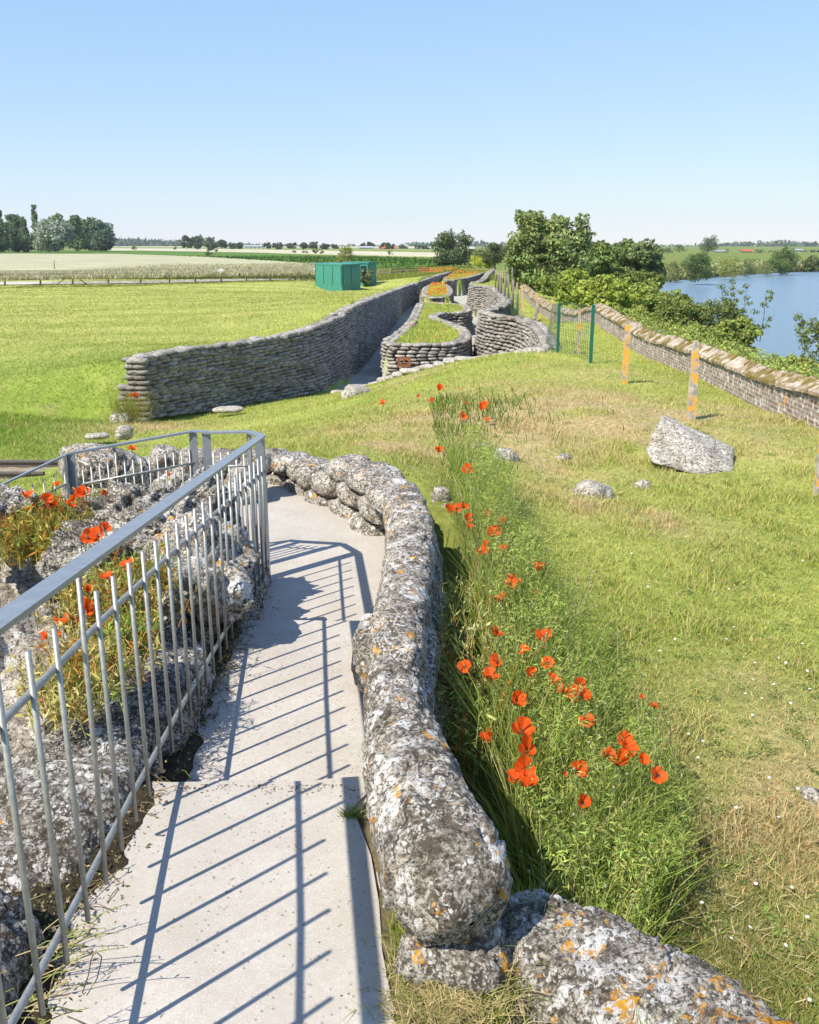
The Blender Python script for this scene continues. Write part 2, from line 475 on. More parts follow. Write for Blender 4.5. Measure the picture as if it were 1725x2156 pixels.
def terrain_drop(X, Y):
    f = np.clip(TF(X, Y), 1.75, 4.7); b = np.clip(TB(X, Y), 2.0, 3.6)
    wall_d = distpoly(X, Y, [tuple(r[:2]) for r in LW], closed=False)
    s = side_left(X, Y)
    wide = sstep(0, 2.2 , Y - 20.9)
    w = np.where(s > 0, np.maximum(wide, 0), 0)
    sharp = sstep(0, .22, s)
    w = np.where(wall_d < 3, np.minimum(w, sharp), w)
    d = f * (1 - w) + b * w
    far = np.maximum(sstep(95, 150, np.hypot(X, Y)), sstep(62, 76, Y) * sstep(-5, -9, X))
    d = d * (1 - far) + 2.95 * far
    right = sstep(60, 100, Y) * (X > 3)
    d = d * (1 - right) + np.where(X > 8, 3.4, 2.9) * right
    # small unevenness
    d = d + fbm(xy0(X * .35, Y * .35), 4, 3) * .10 * sstep(0, 6, np.hypot(X, Y)) * (1 - sstep(60, 90, np.hypot(X, Y)))
    # trench
    t = sstep(-.30, -.05, sdist(X, Y, TRENCH))
    d = d * (1 - t) + 4.62 * t
    for poly, dd in ISL:
        t = sstep(.12, .32, sdist(X, Y, poly))
        d = d * (1 - t) + (dd + .03 + .04 * noise3(xy0(X, Y))) * t
    # the hillside by the railing sits under the path and the stairs
    t = sstep(-.05, .15, sdist(X, Y, STAIR))
    d = np.maximum(d, d * (1 - t) + 3.0 * t)
    t = sstep(-6, 1.5, sdist(X, Y, RIVER))
    d = d * (1 - t) + 6.2 * t
    return d
def groundz(x, y):
    return CZ - float(terrain_drop(np.array([float(x)]), np.array([float(y)]))[0])

# dryness of the turf: patches seen in the photograph
DRY = [(G(1000, 900, 2.2), 1.7, 1.0), (G(1250, 880, 2.3), 1.9, 1.0), (G(1130, 850, 2.3), 1.8, .8), (G(850, 960, 2.1), .6, .9), (G(1100, 960, 2.3), .9, .7), (G(1660, 1620, 2.3), .5, .85), (G(1580, 1780, 2.3), .4, .6), (G(1720, 1500, 2.3), .5, .6), (G(1725, 1900, 2.3), .4, .4), (G(1480, 1950, 2.3), .3, .4),
       (G(1200, 1050, 2.3), .7, .4), (G(1580, 950, 2.35), .6, .5), (G(720, 905, 2.4), .8, .4), (G(1400, 1100, 2.35), .6, .3), (G(330, 905, 3.8), 1.5, .6), (G(1270, 790, 2.35), 1.2, .35), (G(1600, 880, 2.35), 1.5, .45), (G(870, 815, 3.2), .8, .6)]
def dryness(X, Y):
    r = np.zeros(X.shape)
    for p, s, a in DRY:
        k = np.exp(-((X - p.x) ** 2 + (Y - p.y) ** 2 * .55) / (s * s)) * a
        r = np.maximum(r, k)
    n = fbm(xy0(X * 1.3, Y * 1.3), 5, 21)
    n2 = fbm(xy0(X * 4.5, Y * 4.5), 3, 41)
    return np.clip(r * (1.0 + n * 1.2 + n2 * .9) + np.clip(n * .7 + n2 * .3 - .26, 0, .3), 0, 1)
def turf_colour(X, Y):
    """colour of the turf: mown left lawn, rougher right lawn, dry patches"""
    g1 = np.array([.26, .315, .068]); g2 = np.array([.43, .46, .135])
    dry = np.array([.47, .37, .21]); dark = np.array([.085, .135, .022])
    n = fbm(xy0(X * .6, Y * .6), 5, 5) * .5 + .5
    c = g1 + (g2 - g1) * n[..., None]
    left = sstep(0, 3, side_left(X, Y))
    stripes = .5 + .5 * np.sin((Y * .92 + X * .18) * 2.1 + 1.5 * fbm(xy0(X * .08, Y * .08), 2, 9))
    cl = np.array([.28, .32, .085]) + (np.array([.44, .45, .16]) - np.array([.28, .32, .085])) * (np.clip(stripes * .45 + n * .55, 0, 1))[..., None]
    c = c * (1 - left[..., None]) + cl * left[..., None]
    bank = np.exp(-((Y - 19.5) / 6.5) ** 2) * sstep(-4.2, -7, X)
    c = c * (1 - .75 * bank[..., None]) + np.array([.15, .235, .035]) * .75 * bank[..., None]
    d = dryness(X, Y)[..., None]
    c = c * (1 - d) + dry * d
    ditch = np.exp(-((X - .75 - .12 * (4 - np.clip(Y, 2, 6))) / .5) ** 2) * sstep(1, 2, Y) * (1 - sstep(7, 9, Y))  # ground darkened in a strip along the poppy bed
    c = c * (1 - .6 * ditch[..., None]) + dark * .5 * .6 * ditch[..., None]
    return c

# ------------------------------------------------------------------ ground sheet
def spaced(a):
    out = [a[0][0]]
    for lo, hi, st in a:
        n = max(1, int(round((hi - lo) / st)))
        out += list(np.linspace(lo, hi, n + 1)[1:])
    return np.array(out)
gx = spaced([(-1800, -600, 300), (-600, -120, 24), (-120, -40, 4), (-40, -14, 1), (-14, 10, .2), (10, 30, 1), (30, 110, 3), (110, 500, 30), (500, 1800, 325)])
gy = spaced([(-300, -20, 40), (-20, -2, 2), (-2, 48, .2), (48, 115, .45), (115, 240, 3), (240, 900, 40), (900, 1800, 300)])
GX, GYY = np.meshgrid(gx, gy, indexing='ij')
gd = terrain_drop(GX, GYY)
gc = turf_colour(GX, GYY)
farw = sstep(100, 140, GYY)[..., None]
gc = gc * (1 - farw) + np.array([.16, .20, .06]) * farw
tr = (sdist(GX, GYY, TRENCH) > 0)
for poly, dd in ISL:
    tr &= ~(sdist(GX, GYY, poly) > .15)
gc[tr] = (.42, .41, .40)
mb = MB()
mb.add(np.stack([GX, GYY, CZ - gd], -1).reshape(-1, 3), grid_faces(len(gx), len(gy)), gc.reshape(-1, 3))
o = mb.build('ground', M['ground'], origin=(0, 0, 0)); tag(o, kind='structure')
# ------------------------------------------------------------------ setting: river, fields, road
def sheet(name, pts, z, mat, kind='structure', colr=None, label=None, thick=0, sub=0):
    mb = MB(); n = len(pts)
    V = [(x, y, z) for x, y in pts]
    bm = bmesh.new()
    f = bm.faces.new([bm.verts.new(v) for v in V])
    if thick:
        r = bmesh.ops.extrude_face_region(bm, geom=[f])
        bmesh.ops.translate(bm, verts=[v for v in r['geom'] if isinstance(v, bmesh.types.BMVert)], vec=(0, 0, -thick))
    bmesh.ops.triangulate(bm, faces=bm.faces[:])
    bm.verts.index_update()
    bmesh.ops.recalc_face_normals(bm, faces=bm.faces[:])
    V = [tuple(v.co) for v in bm.verts]; F = [[v.index for v in g.verts] for g in bm.faces]
    bm.free()
    if sum((V[F[0][1]][i] - V[F[0][0]][i]) * 0 for i in range(3)) == 0: pass
    mb.add(V, F, colr)
    o = mb.build(name, mat, smooth=False)
    return tag(o, label=label, kind=kind)
def water_mat():
    m, nt, b = newmat('river_water')
    b.inputs['Base Color'].default_value = c4(.17, .255, .33)
    b.inputs['Roughness'].default_value = .25
    b.inputs['IOR'].default_value = 1.33
    mp = N(nt, 'ShaderNodeMapping'); mp.inputs['Scale'].default_value = (.8, 1.6, 1)
    nt.links.new(pos(nt), mp.inputs['Vector'])
    h = noise(nt, 2.2, 6, .65, mp.outputs[0])
    bump(nt, b, h, 1.0, .35)
    return m
M['water'] = water_mat()
sheet('river', [(10, -60), (500, -60), (500, 360), (10, 360)], CZ - 4.9, M['water'])

def field_mat(name, a, b_, scale, stretch=(1, 1, 1), rows=None, rowdir=0):
    m, nt, b = newmat(name)
    mp = N(nt, 'ShaderNodeMapping'); mp.inputs['Scale'].default_value = stretch; mp.inputs['Rotation'].default_value = (0, 0, rowdir)
    nt.links.new(pos(nt), mp.inputs['Vector'])
    n1 = noise(nt, scale, 8, .75, mp.outputs[0])
    base = ramp(nt, n1, .35, .65, a, b_)
    base = mix(nt, 1, base, ramp(nt, noise(nt, scale * 12, 4, .8), .3, .7, c4(.65, .65, .65), c4(1.3, 1.3, 1.3)), 'MULTIPLY')
    nt.links.new(base, b.inputs['Base Color']); b.inputs['Roughness'].default_value = 1
    b.inputs['Specular IOR Level'].default_value = .03
    return m
M['wheat'] = field_mat('ripe_wheat', c4(.27, .265, .16), c4(.45, .43, .29), .35, (.35, 1, 1))
M['crop'] = field_mat('leafy_crop', c4(.07, .13, .03), c4(.12, .20, .05), .3, (.5, 1, 1))
M['stubble'] = field_mat('pale_stubble', c4(.38, .36, .25), c4(.48, .45, .33), .02)
M['meadow'] = field_mat('rough_meadow', c4(.15, .20, .06), c4(.26, .29, .11), .15, (.4, 1, 1))
M['road'] = field_mat('pale_gravel_road', c4(.40, .39, .36), c4(.50, .48, .44), 1)
M['gravel'] = field_mat('grey_gravel', c4(.34, .335, .33), c4(.47, .46, .45), 8)

def gp(x, y, d=3.0):
    p = G(x, y, d); return (p.x, p.y)
# track behind the fence, seen between its posts
sheet('farm_road', [gp(-60, 602), gp(300, 598.5), gp(640, 589.5), gp(900, 580), gp(900, 577.5), gp(640, 585), gp(300, 593), gp(-60, 596)], CZ - 2.92, M['road'])
def raised(name, outer, d, h, mat, label):
    return sheet(name, outer, CZ - d + h, mat, 'structure', None, None, thick=h)
raised('wheat_field', [gp(-140, 588), gp(200, 586), gp(430, 582), gp(655, 575), gp(640, 566), gp(560, 559), gp(430, 549), gp(250, 541), gp(-140, 540)], 3.0, .75, M['wheat'], None)
raised('crop_field', [gp(-140, 541.5), gp(240, 541.5), gp(430, 550.5), gp(560, 561), gp(640, 569), gp(900, 569), gp(960, 556), gp(560, 536), gp(300, 530), gp(-140, 531)], 3.0, .5, M['crop'], None)
raised('stubble_field', [gp(235, 529.5), gp(460, 530.5), gp(700, 537), gp(930, 542), gp(960, 534), gp(700, 528.5), gp(400, 524), gp(180, 523)], 3.0, .25, M['stubble'], None)
raised('green_field', [gp(180, 522.5), gp(400, 523), gp(700, 527.8), gp(960, 532), gp(1000, 528), gp(700, 522.5), gp(200, 520.6)], 3.0, .4, M['meadow'], None)
raised('far_field', [gp(-400, 520), gp(200, 520.2), gp(700, 521.8), gp(1000, 524), gp(1000, 519.5), gp(-400, 518.6)], 3.0, .3, M['stubble'], None)
# trench floor gravel is part of the ground sheet colour

# ------------------------------------------------------------------ sandbag builder
def bag_unit(nu, nv, e1=.55, e2=.75):
    u = np.arange(nu) / nu * 2 * math.pi
    v = np.linspace(-math.pi / 2, math.pi / 2, nv)
    f = lambda t, e: np.sign(t) * np.abs(t) ** e
    r = f(np.cos(v), e1)
    x = np.tile(f(np.sin(v), .85)[None, :], (nu, 1))
    y = f(np.cos(u), e2)[:, None] * r[None, :]
    z = f(np.sin(u), e2)[:, None] * r[None, :]
    V = np.stack([x, y, z], -1).reshape(-1, 3) * .5
    F = grid_faces(nu, nv, True)
    return V, F
BU = bag_unit(10, 8, .62, 1.0)
BU2 = bag_unit(28, 22)
def add_bags(mb, C, T, L, W, H, unit=BU, roll=None, amp=.012, nsc=5.0, seed=0):
    """C centres, T unit tangents (n,3); L/W/H arrays"""
    C = np.array(C, float); T = np.array(T, float); n = len(C)
    if n == 0: return
    L = np.broadcast_to(L, n); W = np.broadcast_to(W, n); H = np.broadcast_to(H, n)
    T = T / np.linalg.norm(T, axis=1)[:, None]
    S = np.cross(np.array([0, 0, 1.]), T); S /= np.linalg.norm(S, axis=1)[:, None]
    U = np.cross(T, S)
    uv, uf = unit
    V = C[:, None] + uv[None, :, 0:1] * L[:, None, None] * T[:, None] + uv[None, :, 1:2] * W[:, None, None] * S[:, None] + uv[None, :, 2:3] * H[:, None, None] * U[:, None]
    V = V.reshape(-1, 3)
    if amp:
        for k in range(3):
            V[:, k] += amp * fbm(V * nsc + 31 * k + seed, 3, 7 + k)
    F = (uf[None] + (np.arange(n) * len(uv))[:, None, None]).reshape(-1, 4)
    if mb.auto:
        rg_ = np.random.default_rng(int(abs(C[0, 2]) * 1000) + n)
        k_ = rg_.uniform(.70, 1.30, n)[:, None] * np.array([1.02, 1, .97])
        mb.add(V, F, np.repeat(k_, len(uv), 0))
    else: mb.add(V, F)
def resample(P, step, start=0):
    P = np.array(P, float)
    s = np.r_[0, np.cumsum(np.hypot(*np.diff(P[:, :2], axis=0).T))]
    q = np.arange(start, s[-1], step)
    return np.stack([np.interp(q, s, P[:, k]) for k in range(P.shape[1])], 1), q, s[-1]
def densify(P, closed=False):
    """smooth a plan polyline a little (Chaikin)"""
    P = np.array(P, float)
    for _ in range(2):
        if closed:
            Q = np.roll(P, -1, 0)
            P = np.stack([.75 * P + .25 * Q, .25 * P + .75 * Q], 1).reshape(-1, P.shape[1])
        else:
            Q = np.stack([.75 * P[:-1] + .25 * P[1:], .25 * P[:-1] + .75 * P[1:]], 1).reshape(-1, P.shape[1])
            P = np.vstack([P[:1], Q, P[-1:]])
    return P
def bag_wall(mb, P, ch=.118, L=.40, W=.28, capw=.42, batter=0.0, seed=0, cap=True, side=1):
    """P rows: x, y, drop_base, drop_top"""
    rg = np.random.default_rng(seed)
    hmax = (P[:, 2] - P[:, 3]).max()
    nc = int(hmax / ch)
    for k in range(nc + 1):
        R_, q, tot = resample(P, L * .93, rg.random() * L)
        if len(R_) < 2: continue
        T = np.gradient(R_[:, :2], axis=0)
        T = np.c_[T, np.zeros(len(T))]; T /= np.linalg.norm(T, axis=1)[:, None] + 1e-9
        hh = (R_[:, 2] - R_[:, 3]); frac = k * ch / hmax
        z = CZ - R_[:, 2] + hh * frac + ch * .5
        ok = (z < CZ - R_[:, 3] - ch * .2)
        nrm = np.c_[-T[:, 1], T[:, 0], np.zeros(len(T))]
        C = np.c_[R_[:, :2], z] + nrm * (side * batter * hh * frac)[:, None]
        C = C + nrm * rg.normal(0, .017, len(C))[:, None]
        C[:, 2] += rg.normal(0, .010, len(C)) + .018 * np.sin(q * 1.7 + k)
        Tz = T + np.c_[np.zeros((len(T), 2)), rg.normal(0, .05, len(T))]
        add_bags(mb, C[ok], Tz[ok], L * rg.uniform(.86, 1.02, len(C))[ok], W * rg.uniform(.92, 1.15, len(C))[ok], (ch * 1.07) * rg.uniform(.9, 1.06, len(C))[ok])
    if cap:
        for j, off in enumerate((0, .22)):
            R_, q, tot = resample(P, L * .9, rg.random() * L)
            T = np.gradient(R_[:, :2], axis=0); T = np.c_[T, np.zeros(len(T))]; T /= np.linalg.norm(T, axis=1)[:, None] + 1e-9
            hh = (R_[:, 2] - R_[:, 3])
            nrm = np.c_[-T[:, 1], T[:, 0], np.zeros(len(T))]
            C = np.c_[R_[:, :2], CZ - R_[:, 3] + .0] + nrm * (side * (batter * hh + off))[:, None]
            C[:, 2] += rg.normal(0, .018, len(C)) - .01 * j
            add_bags(mb, C, T + rg.normal(0, .08, T.shape) * [1, 1, .5], L * rg.uniform(.85, 1.2, len(C)), W * 1.05, ch * rg.uniform(1.0, 1.3, len(C)), amp=.02)
def backing(mb, P, off, w=.1, sink=.08):  # strip added behind the bags so no light shows between them
    """hidden, added light-blocking core behind the bags"""
    P = densify(P) if len(P) > 2 else P
    T = np.gradient(P[:, :2], axis=0); T /= np.linalg.norm(T, axis=1)[:, None] + 1e-9
    nrm = np.c_[-T[:, 1], T[:, 0]]
    a = P[:, :2] + nrm * off; b = P[:, :2] + nrm * (off + w)
    zb = CZ - P[:, 2] - .1; zt = CZ - P[:, 3] - sink
    V = np.stack([np.c_[a, zb], np.c_[a, zt], np.c_[b, zt], np.c_[b, zb]], 1).reshape(-1, 3)
    n = len(P); F = []
    for i in range(n - 1):
        for j in range(4):
            F.append([i * 4 + j, i * 4 + (j + 1) % 4, (i + 1) * 4 + (j + 1) % 4, (i + 1) * 4 + j])
    F.append([0, 1, 2, 3]); F.append([(n - 1) * 4 + k for k in (3, 2, 1, 0)])
    mb.add(V, F)

# left trench wall (its bags are one weathered concrete mass), with its stepped near end
mb = MB(True)
LWs = densify(LW)
bag_wall(mb, LWs, seed=1, side=1, batter=.03)
backing(mb, LW, .10, .12)
e0 = LW[0]
ret = np.array([[e0[0] + .05, e0[1] - .02, e0[2], e0[3]], [e0[0] - .35, e0[1] + .05, e0[2] - .05, e0[3] + .05], [e0[0] - .75, e0[1] + .02, e0[2] - .1, e0[3] + .45]])
nend = 12
for k in range(nend):
    fr = k / nend
    z = CZ - e0[2] + (e0[2] - e0[3]) * fr + .06
    for j, xo in enumerate(np.arange(0, .22 + (1 - fr) * .42, .2)):
        add_bags(mb, [(e0[0] + .05 - xo + (k % 2) * .05, e0[1] - .02 - .06 * (1 - fr) + xo * .05, z)], [(1, .05 + .1 * (j % 2), 0)], .34, .34, .15, seed=k + j, amp=.02)
o = mb.build('sandbag_wall', M['bags'])
tag(o, 'long curving trench wall of grey concrete sandbags with its shaded face beside the mown lawn', 'wall', 'trench walls of concrete sandbags')
# right trench wall
mb = MB(True)
RP = np.array([(x, y, 4.62, 2.5 if y < 50 else 2.65) for x, y in RW])
bag_wall(mb, densify(RP), seed=2, side=-1, batter=.10, ch=.125)
backing(mb, RP, -.46, .14)
o = mb.build('sandbag_wall', M['bags_pale'])
tag(o, 'sunlit right hand trench wall of pale concrete sandbags with stepped bays beside the wire fence', 'wall', 'trench walls of concrete sandbags')
# broken apron slabs of old concrete along the near edge of the trench
AP = np.array([(p.x, p.y) for p in APRON])
edg = empty('concrete_edging', (0, 26, CZ - 3.5), 'broken pale concrete edging along the near lip of the trench', 'edging')
rg = np.random.default_rng(5)
pts, q, tot = resample(np.c_[AP, [CZ - p.z for p in APRON]], .42)
for i, p in enumerate(pts):
    zz = groundz(p[0], p[1] - .55) + .04
    mb = MB(); add_bags(mb, [(p[0], p[1] - .42 + rg.normal(0, .05), zz)], [(1, rg.normal(.0, .15), rg.normal(0, .05))], .6 * rg.uniform(.8, 1.2), .50 * rg.uniform(.7, 1.2), .16, seed=i, amp=.05, unit=BU2, nsc=3)
    mb.build('slab', M['rock'], edg)
# islands between the two trench lanes
isl_lab = ['nearest traverse block of concrete sandbags with a grass top and a rusty loophole plate', 'small middle traverse block of sandbags topped with orange flowers', 'farthest traverse block of sandbags under flowering grass']
for k, (poly, dd) in enumerate(ISL):
    P = np.array([(x, y, 4.62, dd) for x, y in poly])
    Pc = densify(P, True); Pc = np.vstack([Pc, Pc[:1]])
    area = 0.5 * sum(P[i][0] * P[(i + 1) % len(P)][1] - P[(i + 1) % len(P)][0] * P[i][1] for i in range(len(P)))
    sd_ = 1 if area > 0 else -1
    root = empty('traverse_block', (P[:, 0].mean(), P[:, 1].mean(), CZ - 4.62), isl_lab[k], 'parapet', 'traverse blocks in the trench')
    mb = MB(True)
    bag_wall(mb, Pc, seed=20 + k, side=sd_, batter=.05, ch=.125)
    backing(mb, Pc, sd_ * .16 if sd_ > 0 else -.16 - .1, .1)
    mb.build('sandbag_facing', M['bags_pale'] if k else M['bags'], root)
    if k == 0:
        p = GY(851, 762, 33.0)
        # loophole plate set in the near face
        a, b_ = IS1[0], IS1[1]
        y = a.y + (b_.y - a.y) * (p.x - a.x) / (b_.x - a.x) - .26
        p = GY(851, 762, y)
        f = MB()
        w, h = .46, .34
        box(f, (p.x, y, p.z + h / 2 - .04), (w, .08, .08)); box(f, (p.x, y, p.z - h / 2 + .04), (w, .08, .08))
        box(f, (p.x - w / 2 + .045, y - .003, p.z), (.09, .08, h - .16)); box(f, (p.x + w / 2 - .045, y - .003, p.z), (.09, .08, h - .16))
        box(f, (p.x, y - .002, p.z + .02), (.05, .07, h - .17))
        f.build('loophole_plate', M['rust'], root, smooth=False)

# ------------------------------------------------------------------ path and steps
def slab(name, poly, ztop, thick, mat):
    bm = bmesh.new()
    f = bm.faces.new([bm.verts.new((x, y, ztop)) for x, y in poly])
    if f.normal.z < 0: f.normal_flip()
    r = bmesh.ops.extrude_face_region(bm, geom=[f])
    bmesh.ops.translate(bm, verts=[v for v in r['geom'] if isinstance(v, bmesh.types.BMVert)], vec=(0, 0, -thick))
    bmesh.ops.recalc_face_normals(bm, faces=bm.faces[:])
    top = [e for e in bm.edges if all(abs(v.co.z - ztop) < 1e-5 for v in e.verts)]
    bmesh.ops.bevel(bm, geom=top, offset=.012, segments=2, affect='EDGES')
    me = bpy.data.meshes.new(name); bm.to_mesh(me); bm.free()
    cx = sum(p[0] for p in poly) / len(poly); cy = sum(p[1] for p in poly) / len(poly)
    me.transform(Matrix.Translation((-cx, -cy, -(ztop - thick))))
    me.materials.append(mat)
    o = bpy.data.objects.new(name, me); o.location = (cx, cy, ztop - thick); col.objects.link(o)
    return o
e1 = G(330, 1630, 1.65); e2 = G(740, 1632, 1.65)
f1 = G(520, 1305, 1.82); f2 = G(755, 1305, 1.82)
def wob(a, b, n, amp, seed):
    out = []
    for i in range(n):
        t = i / (n - 1)
        out.append((a[0] + (b[0] - a[0]) * t, a[1] + (b[1] - a[1]) * t + amp * float(noise3(np.array([[t * 9 + seed, seed, 0.]]))[0])))
    return out
near_edge = wob((-1.05, e1.y - .05), (-.09, e2.y + .0), 14, .012, 3)
def right_edge(y0, y1, xs, n=10):
    ys = np.linspace(y0, y1, n)
    return [(float(np.interp(y, *xs)) + .01 * math.sin(y * 9), float(y)) for y in ys]
g1 = [G(752, 1700, 1.65), G(790, 1800, 1.65), G(808, 1900, 1.65), G(815, 2000, 1.65), G(835, 2100, 1.65), G(850, 2190, 1.65)]
right1 = [(-.085, e2.y - .03)] + [(p.x + .0, p.y) for p in g1] + [(-.02, -.6)]
tag(slab('upper_step', right1 + [(-1.08, -.6)] + near_edge[:-1], CZ - 1.65, .5, M['path']), kind='structure')
mid_edge = wob((-.98, f1.y), (-.05, f2.y), 12, .008, 8)
tag(slab('middle_step', [(-.02, e2.y - .4), (-1.05, e1.y - .4)] + mid_edge, CZ - 1.82, .5, M['path']), kind='structure')
tag(slab('landing', [(-.05, f2.y - .4), (-1.0, f1.y - .4), (-1.0, 5.1), (-1.15, 5.4), (-1.8, 5.6), (-1.9, 7.6), (-1.5, 7.9), (.0, 7.6), (.1, 6.2)], CZ - 1.99, .5, M['path']), kind='structure')

# ------------------------------------------------------------------ stone parapets of big weathered sandbags
def spl(P, n):
    """Catmull-Rom through control rows"""
    P = np.array(P, float); Q = np.vstack([2 * P[0] - P[1], P, 2 * P[-1] - P[-2]])
    out = []
    m = len(P) - 1
    for t in np.linspace(0, m - 1e-6, n):
        i = int(t); u = t - i
        a, b, c, d = Q[i:i + 4]
        out.append(.5 * ((2 * b) + (-a + c) * u + (2 * a - 5 * b + 4 * c - d) * u * u + (-a + 3 * b - 3 * c + d) * u ** 3))
    return np.array(out)
def big_bag(name, ctrl, mat, parent=None, n=70, m=44, amp=.028, seed=0, e=.68, endr=.14, detail=7.0):
    """one long weathered bag: ctrl rows x, y, z(centre), half width, half height"""
    S = spl(ctrl, n * 4)
    d = np.r_[0, np.cumsum(np.linalg.norm(np.diff(S[:, :3], axis=0), axis=1))]
    q = np.linspace(0, d[-1], n)
    S = np.stack([np.interp(q, d, S[:, k]) for k in range(5)], 1)
    T = np.gradient(S[:, :3], axis=0); T /= np.linalg.norm(T, axis=1)[:, None]
    A = np.cross(T, [0, 0, 1.]); A /= np.linalg.norm(A, axis=1)[:, None]
    B = np.cross(A, T)
    # rounded ends
    k = np.minimum(q, d[-1] - q) / endr
    endf = np.sqrt(np.clip(1 - (1 - np.clip(k, 0, 1)) ** 2.4, 0.0, 1))
    endf[0] = endf[-1] = .02
    th = np.arange(m) / m * 2 * math.pi
    f = lambda t: np.sign(t) * np.abs(t) ** e
    V = S[:, None, :3] + endf[:, None, None] * (f(np.cos(th))[None, :, None] * A[:, None] * S[:, 3][:, None, None] + f(np.sin(th))[None, :, None] * B[:, None] * S[:, 4][:, None, None])
    C = S[:, None, :3]
    out = V - C; ln = np.linalg.norm(out, axis=-1, keepdims=True) + 1e-6
    Vf = V.reshape(-1, 3)
    ridge = 1 - 2 * np.abs(fbm(Vf * detail * .8 + 5, 4, seed + 21))
    disp = amp * fbm(Vf * detail * .45, 5, seed) + amp * .6 * (fbm(Vf * detail * 2.2, 4, seed + 9)) + amp * .45 * fbm(Vf * detail * 7, 3, seed + 5) - amp * .9 * np.clip(ridge - .82, 0, 1) / .18
    V = V + out / ln * disp.reshape(n, m, 1)
    mb = MB(); mb.add(V.reshape(-1, 3), grid_faces(n, m)[:0].reshape(0, 4)) if False else None
    i = np.arange(n - 1)[:, None]; j = np.arange(m)[None, :]; j2 = (j + 1) % m
    F = np.stack([i * m + j, i * m + j2, (i + 1) * m + j2, (i + 1) * m + j], -1).reshape(-1, 4)
    mb.add(V.reshape(-1, 3), F)
    return mb.build(name, mat, parent)
def rowG(x, y, d, w, h, dz=0):
    p = G(x, y, d); return (p.x, p.y, p.z - h + dz, w, h)
# right parapet beside the steps, from its near end to the turn
par = empty('stone_parapet', (0, 3.5, CZ - 1.9), 'weathered parapet of big lichened concrete sandbags curving down the right side of the steps', 'parapet')
near_rows = [rowG(996, 1850, 1.35, .135, .12), rowG(978, 1795, 1.31, .148, .15), rowG(930, 1690, 1.30, .140, .16), rowG(872, 1560, 1.34, .128, .16), rowG(838, 1450, 1.40, .118, .16), rowG(828, 1360, 1.45, .112, .15)]
big_bag('sandbag', near_rows, M['stone'], par, n=170, m=72, seed=3, endr=.17, amp=.024, e=.86)
rows2 = [rowG(830, 1362, 1.47, .105, .14), rowG(838, 1290, 1.50, .12, .15), rowG(850, 1205, 1.53, .125, .15)]
big_bag('sandbag', rows2, M['stone'], par, n=70, m=44, seed=13, endr=.09)
rows3 = [rowG(850, 1225, 1.54, .125, .14), rowG(860, 1160, 1.55, .14, .15), rowG(866, 1105, 1.56, .14, .15)]
big_bag('sandbag', rows3, M['stone'], par, n=60, m=44, seed=23, endr=.09)
rows4 = [rowG(864, 1122, 1.56, .135, .13), rowG(864, 1075, 1.56, .15, .14), rowG(850, 1030, 1.57, .15, .14)]
big_bag('sandbag', rows4, M['stone_orange'], par, n=50, m=44, seed=33, endr=.09)
# lower courses under the long top bags: left side, right side
def shift(rows, dx, dy, dz, ww=1, hh=1):
    return [(r[0] + dx, r[1] + dy, r[2] + dz, r[3] * ww, r[4] * hh) for r in rows]
rr = near_rows
big_bag('sandbag', [(r[0] + .0, r[1] - .0, r[2] - .205, r[3] * 1.12, .13) for r in [(rr[0][0] - .02, rr[0][1] - .02, rr[0][2] - .0, .145, .13)] + rr[1:3]], M['stone'], par, n=100, m=56, seed=41, endr=.2, e=.95)
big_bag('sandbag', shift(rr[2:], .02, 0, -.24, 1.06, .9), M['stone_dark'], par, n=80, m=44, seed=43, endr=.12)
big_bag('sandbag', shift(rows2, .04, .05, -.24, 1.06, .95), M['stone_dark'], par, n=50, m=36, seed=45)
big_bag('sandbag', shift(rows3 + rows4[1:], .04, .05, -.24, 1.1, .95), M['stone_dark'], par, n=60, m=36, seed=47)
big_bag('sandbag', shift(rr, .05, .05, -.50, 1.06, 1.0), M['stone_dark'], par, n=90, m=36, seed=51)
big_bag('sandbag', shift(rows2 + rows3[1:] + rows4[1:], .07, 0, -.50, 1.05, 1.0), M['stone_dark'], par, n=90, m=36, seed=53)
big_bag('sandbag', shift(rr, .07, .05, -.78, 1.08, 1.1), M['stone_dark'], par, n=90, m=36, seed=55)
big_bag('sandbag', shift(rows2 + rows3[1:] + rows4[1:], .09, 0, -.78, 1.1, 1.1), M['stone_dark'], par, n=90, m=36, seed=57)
# small knob stone at the joint
big_bag('sandbag', [rowG(778, 1375, 1.60, .05, .10), rowG(776, 1330, 1.60, .075, .12), rowG(786, 1288, 1.62, .05, .10)], M['stone'], par, n=40, m=30, seed=61, endr=.07)

# back parapet round the landing: three courses of bags running left from the turn
back_par = empty('stone_parapet', (-1.2, 7.6, CZ - 1.99), 'low curved parapet of three courses of concrete sandbags closing the landing below the grass', 'parapet')
def px_row(pts, d, mat, hw, hh, seed, parent, dz=0, n=30, m=26):
    for i in range(len(pts) - 1):
        a = G(pts[i][0], pts[i][1], d); b = G(pts[i + 1][0], pts[i + 1][1], d)
        v = b - a
        a2 = a - v * .04; b2 = b + v * .04
        mid = (a + b) / 2
        mid = mid + Vector((-v.y, v.x, 0)).normalized() * .02
        jj = random.Random(seed + i)
        hw2 = hw * jj.uniform(.9, 1.15); hh2 = hh * jj.uniform(.92, 1.12)
        big_bag('sandbag', [(a2.x, a2.y, a2.z - hh2, hw2 * .85, hh2 * .85), (mid.x, mid.y, mid.z - hh2 + .01, hw2 * 1.05, hh2 * 1.05), (b2.x, b2.y, b2.z - hh2, hw2 * .85, hh2 * .85)], mat, parent, n=n, m=m, seed=seed * 7 + i, endr=.10, amp=.028)
top = [(852, 1040), (815, 1003), (770, 968), (718, 958), (672, 968)]
